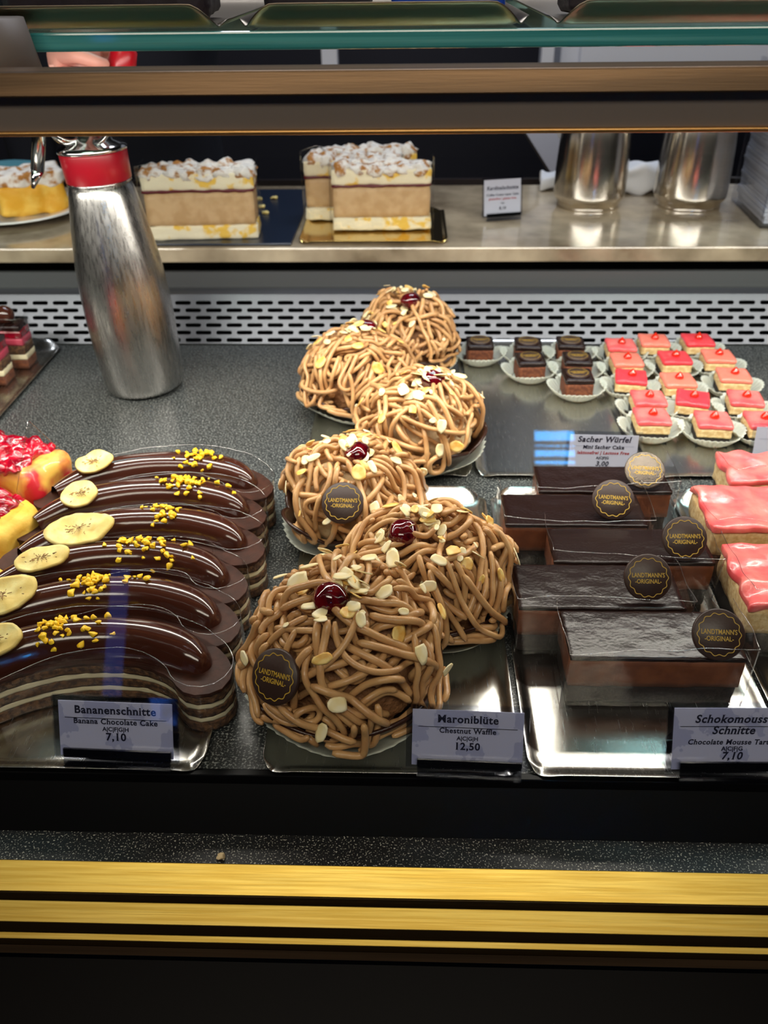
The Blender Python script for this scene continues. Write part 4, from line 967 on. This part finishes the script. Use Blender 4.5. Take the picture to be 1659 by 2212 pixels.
R2_ = [.17, .155, .165, .075, .075, .064, .055, .046, .075, .064, .05, .10, .075, .06, .10, .075, .06]
skin('navy_clothing', [tuple(Vector(v)-off) for v in V2], E2, R2_, 0, M['navy'], per_)
hd = Vector((-.55, 1.80, .765))-off
mb = MB(); mb.ball(hd+Vector((0, .028, .045)), .100, .106, .098, 28, amp=.06, seed=2); mb.build('hair', mat('brown_hair', srgb(44, 30, 22), .6), per_)
mb = MB()
for s_ in (-1, 1): mb.ball(hd+Vector((s_*.032, -.078, .008)), .012, .008, .008, 12)
mb.build('eyes', M['porcelain'], per_)
mb = MB(); mb.ball(hd+Vector((0, -.095, -.012)), .013, .018, .022, 14); mb.build('nose', M['skin'], per_)
mb = MB(); mb.ball(hd+Vector((0, -.082, -.045)), .024, .008, .006, 14); mb.build('mouth', mat('lips', srgb(180, 90, 85), .5), per_)
# ------------------------------------------------------------------ things on the marble counter
def cream_slice(loc, w, d, hh, rz, label, seed, film=True):
    t = thing('coffee_cream_slice', label, 'cake slice', loc, rz, 'powdered coffee cream slices on the marble')
    a_, b_, c_ = hh*.19, hh*.62, hh*.82
    mb = MB(); mb.nbox(-w/2, w/2, -d/2, d/2, 0, a_, 18, .0015, 90, seed=seed, rnd=.15, nz=6); mb.build('meringue_base', M['merin'], t)
    mb = MB(); mb.nbox(-w/2+.0015, w/2-.0015, -d/2+.001, d/2-.001, a_, b_, 16, .001, 60, seed=seed+1, rnd=.06, nz=6); mb.build('coffee_cream', M['mocha'], t)
    mb = MB(); mb.nbox(-w/2, w/2, -d/2, d/2, b_, b_+.0035, 22, .0016, 140, seed=seed+3, rnd=.2, nz=2); mb.build('berry_jam', M['jam'], t)
    mb = MB(); mb.nbox(-w/2, w/2, -d/2, d/2, b_+.0025, c_+.004, 18, .0016, 90, seed=seed+4, rnd=.15, nz=5); mb.build('meringue_top', M['merin'], t)
    mb = MB(); rr = random.Random(seed); nx = 6; ny = max(2, int(d/.022))
    for i in range(nx):
        for j in range(ny):
            x_ = (-.5+(i+.5)/nx)*w*.94+rr.uniform(-.003, .003); y_ = (-.5+(j+.5)/ny)*d*.9; mb.ball((x_, y_, c_+.002+rr.uniform(-.001, .002)), w/nx*.66, d/ny*.68, hh*rr.uniform(.08, .12), 18, amp=.55, seed=seed+i*7+j)
    mb.build('powdered_crust', M['powder'], t)
    if film: boxfilm(t, w, d, hh*.93, seed, .012)
    return t
p = U(824, 497, z=MZ+.004)
tray(p.x-.112, p.x+.092, p.y-.058, p.y+.12, MZ+.0005, 'gold mirrored board under two powdered cream slices', None, .004, .004, .004, 'gold_board', 'goldboard', 'cake board')
cream_slice((p.x, p.y+.022, MZ+.004), .138, .048, .094, D(2), 'powdered coffee cream slice in front on the gold board', 1)
cream_slice((p.x-.044, p.y+.078, MZ+.004), .138, .048, .094, D(2), 'powdered coffee cream slice behind the front one, set to the left', 5)
cream_slice((p.x-.020, p.y+.130, MZ+.004), .138, .046, .094, D(2), 'powdered coffee cream slice at the very back, only its top showing', 8, False)
p = U(420, 520, z=MZ+.004)
mb = MB(); mb.box(-.09, .135, -.012, .30, 0, .003); o = mb.build('blue_cake_board', M['bluesheet'], None, (p.x, p.y, MZ+.0005), (0, 0, 0)); bevel(o, .001); tag(o, 'dark blue cake board with crumbs beside the whipper', 'cake board')
cream_slice((p.x+.010, p.y+.033, MZ+.0036), .150, .055, .100, D(4), 'powdered coffee cream slice on the dark blue board beside the whipper', 14)
for (a_, b_, lb) in ((560, 430, 'pale crumb on the dark blue board, left one of the back pair'), (592, 428, 'tan crumb on the dark blue board, farthest right'), (565, 447, 'pale crumb on the dark blue board, middle one of the left column'), (573, 460, 'crumb on the dark blue board nearest the counter edge')):
    q = U(a_, b_, z=MZ+.005); mb = MB(); mb.nbox(-.005, .005, -.003, .003, 0, .004, 4, .002, 300, seed=a_, rnd=.3); tag(mb.build('cake_crumb', M['chip'], None, (q.x, q.y, MZ+.0036)), lb, 'crumb', 'crumbs on the blue board')
# plate with custard slice
p = U(62, 452, z=MZ+.01)
mb = MB(); mb.lathe([(.05, 0), (.055, .001), (.075, .006), (.100, .012), (.102, .013), (.099, .0145), (.074, .009), (.054, .005), (.001, .005)], 72, capt=False)
tag(mb.build('plate', M['porcelain'], None, (p.x-.02, p.y, MZ+.0005)), 'white round plate at the left under the custard slice', 'plate')
t = thing('custard_slice', 'yellow custard slice with powdered crust on the white plate', 'cake slice', (p.x+.008, p.y+.008, MZ+.0065), D(28))
mb = MB(); mb.nbox(-.052, .045, -.034, .04, 0, .046, 22, .005, 38, seed=3, rnd=.2); mb.build('yellow_custard', M['yellow_cake'], t)
mb = MB(); mb.nbox(-.056, .048, -.036, .042, .042, .060, 26, .006, 60, seed=5, rnd=.35, nz=6); mb.build('powdered_crust', M['powder'], t)
mb = MB(); mb.tube([(-.16, 0, .004), (-.06, .01, .008), (-.03, .012, .006)], .003, 10, flat=.4)
for k_ in range(4): mb.tube([(-.03, .006+.004*k_, .006), (.01, .006+.004*k_, .004)], .001, 6)
q = U(8, 440, z=MZ+.015); tag(mb.build('fork', M['chrome'], None, (q.x-.01, q.y-.005, MZ+.012), (0, 0, D(-40))), 'steel fork lying on the plate at the left edge', 'fork')
mb = MB(); mb.nbox(-.04, .04, -.03, .03, 0, .03, 12, .012, 30, seed=9, rnd=.3); q = U(-30, 420, z=MZ+.015); tag(mb.build('napkin', M['napkin'], None, (q.x-.02, q.y+.03, MZ+.016)), 'crumpled white napkin on the plate at the left edge', 'napkin')
mb = MB(); mb.nbox(-.08, .05, -.02, .02, 0, .045, 10, .006, 30, seed=4, rnd=.3); q = U(20, 375, Y=1.47); tag(mb.build('teal_cloth', M['teal'], None, (q.x, 1.47, MZ+.0005)), 'teal cloth behind the plate at the left', 'cloth')
# pitchers
def pitcher(px, label, first=None):
    q = U(px, 462, z=MZ); loc = (q.x, q.y+.055, MZ+.0005)
    if first: return dup(first, loc, D(-8), label)
    t = thing('steel_pitcher', label, 'pitcher', loc, 0, 'polished steel pitchers')
    mb = MB(); mb.lathe(catmull([(.048, 0), (.0485, .006), (.0535, .014), (.0545, .024), (.0540, .06), (.0515, .105), (.0475, .140), (.0455, .160), (.0475, .180)], 4), 64, capt=False)
    b_ = mb.build('pitcher_body', M['pitcher'], t)
    mb = MB(); mb.lathe([(.0485, .1395), (.0480, .1395), (.0470, .150), (.0474, .150)], 64, capb=False, capt=False); mb.build('white_band', M['white'], t)
    mb = MB(); rr = random.Random(3)
    for i in range(26):
        a = 2*PI*i/26; da = rr.uniform(.05, .09)
        mb.add([(.0489*math.cos(a+q_), .0489*math.sin(a+q_), z_) for q_, z_ in ((0, .1405), (da, .1405), (da+.04, .1495), (.05, .1495))], [(0, 1, 2, 3)], 0, False)
    mb.build('black_pattern', M['ink'], t)
    mb = MB(); mb.tube(catmull([(.047, 0, .165), (.075, 0, .168), (.088, 0, .14), (.082, 0, .09), (.055, 0, .05)], 5), .005, 10, flat=.6); hnd = mb.build('handle', M['pitcher'], t); hnd.rotation_euler = (0, 0, D(70))
    return t
pt = pitcher(1283, 'polished steel pitcher, left of the two on the marble')
pitcher(1507, 'polished steel pitcher, right of the two beside the paper stack', pt)
# crumpled napkins between and behind the pitchers
for (px, py, w_, h_, lb) in ((1392, 425, .10, .040, 'white folded napkin between the two pitchers'), (1195, 405, .045, .022, 'small white napkin at the left of the left pitcher')):
    q = U(px, py, z=MZ); mb = MB(); mb.nbox(-w_/2, w_/2, -.022, .022, 0, h_, 14, .009, 34, seed=int(px), rnd=.25)
    tag(mb.build('napkin', M['napkin'], None, (q.x, min(q.y+.03, 1.46), MZ-.0005+.003)), lb, 'napkin')
# slanted grey panel, white box, white cabinet
a_ = U(1085, 288, Y=1.60); b_ = U(1215, 430, Y=1.50)
mb = MB(); mb.add([(a_.x-.006, 1.60, a_.z+.06), (a_.x+.05, 1.60, a_.z+.06), (b_.x+.03, 1.47, MZ+.001), (b_.x-.014, 1.47, MZ+.001)], [(0, 1, 2, 3)], 0, False)
o = mb.build('slanted_panel', M['greybox']); solid(o, .008); tag(o, 'grey slanted metal panel behind the left pitcher', 'panel')
q = U(1190, 340, Y=1.62); mb = MB(); mb.box(-.018, .018, -.02, .02, 0, .10); o = mb.build('white_box', M['white'], None, (q.x, 1.62, q.z)); bevel(o, .003)
tag(o, 'white box hanging behind the slanted grey panel', 'box')
q0 = U(1210, 145, Y=2.3); q1 = U(1166, 145, Y=2.3)
cz = U(1400, 250, Y=2.3).z
t = thing('wall_cabinet', 'white wall cabinet in the background at upper right', 'cabinet', (q0.x+.5, 2.45, cz))
mb = MB(); mb.box(-.5, .6, -.14, .15, 0, 1.0); bevel(mb.build('carcass', M['white'], t), .004)
mb = MB(); mb.box(-.455, .05, -.155, -.142, .01, .99); bevel(mb.build('door', M['white'], t), .003)
mb = MB(); mb.box(.06, .595, -.155, -.142, .01, .99); bevel(mb.build('door', M['white'], t), .003)
mb = MB(); mb.box(-.014, .014, -.02, .02, 0, 1.2); tag(mb.build('white_post', M['white'], None, (U(1180, 125, Y=2.2).x, 2.2, cz)), 'narrow bluish white post left of the wall cabinet', 'post')
mb = MB(); mb.box(-.018, .018, -.02, .02, 0, 1.2); tag(mb.build('white_post', M['white'], None, (U(713, 125, Y=2.2).x, 2.2, cz)), 'narrow bluish white post seen above the rail near the centre', 'post')
# stack of paper in a clear holder at the right
q = U(1592, 455, z=MZ)
t = thing('paper_holder', 'clear holder with a tall stack of white papers at the right edge', 'paper stack', (q.x+.055, q.y-.02, MZ+.0005), D(-4))
mb = MB(); 
for (x0_, x1_, y0_, y1_, z0_, z1_) in ((-.05, -.047, -.08, .08, 0, .20), (.047, .05, -.08, .08, 0, .20), (-.05, .05, -.083, -.08, 0, .20), (-.05, .05, -.08, .08, 0, .003)): mb.box(x0_, x1_, y0_, y1_, z0_, z1_)
mb.build('clear_walls', M['plexi'], t)
rr = random.Random(2); mb = MB()
for i in range(34): dx = rr.uniform(-.002, .002); mb.box(-.044+dx, .043+dx, -.074+dx, .076, .004+i*.0055, .004+i*.0055+.0046)
o = mb.build('paper_stack', M['napkin'], t); o['kind'] = 'stuff'
# crumb on the speckled strip
q = U(478, 1853, z=-.03); mb = MB(); mb.nbox(-.0022, .0022, -.0018, .0018, 0, .003, 4, .0014, 500, seed=3, rnd=.3); tag(mb.build('cake_crumb', M['cream'], None, (q.x, q.y, -.03)), 'single pale crumb on the speckled strip above the gold rail', 'crumb')
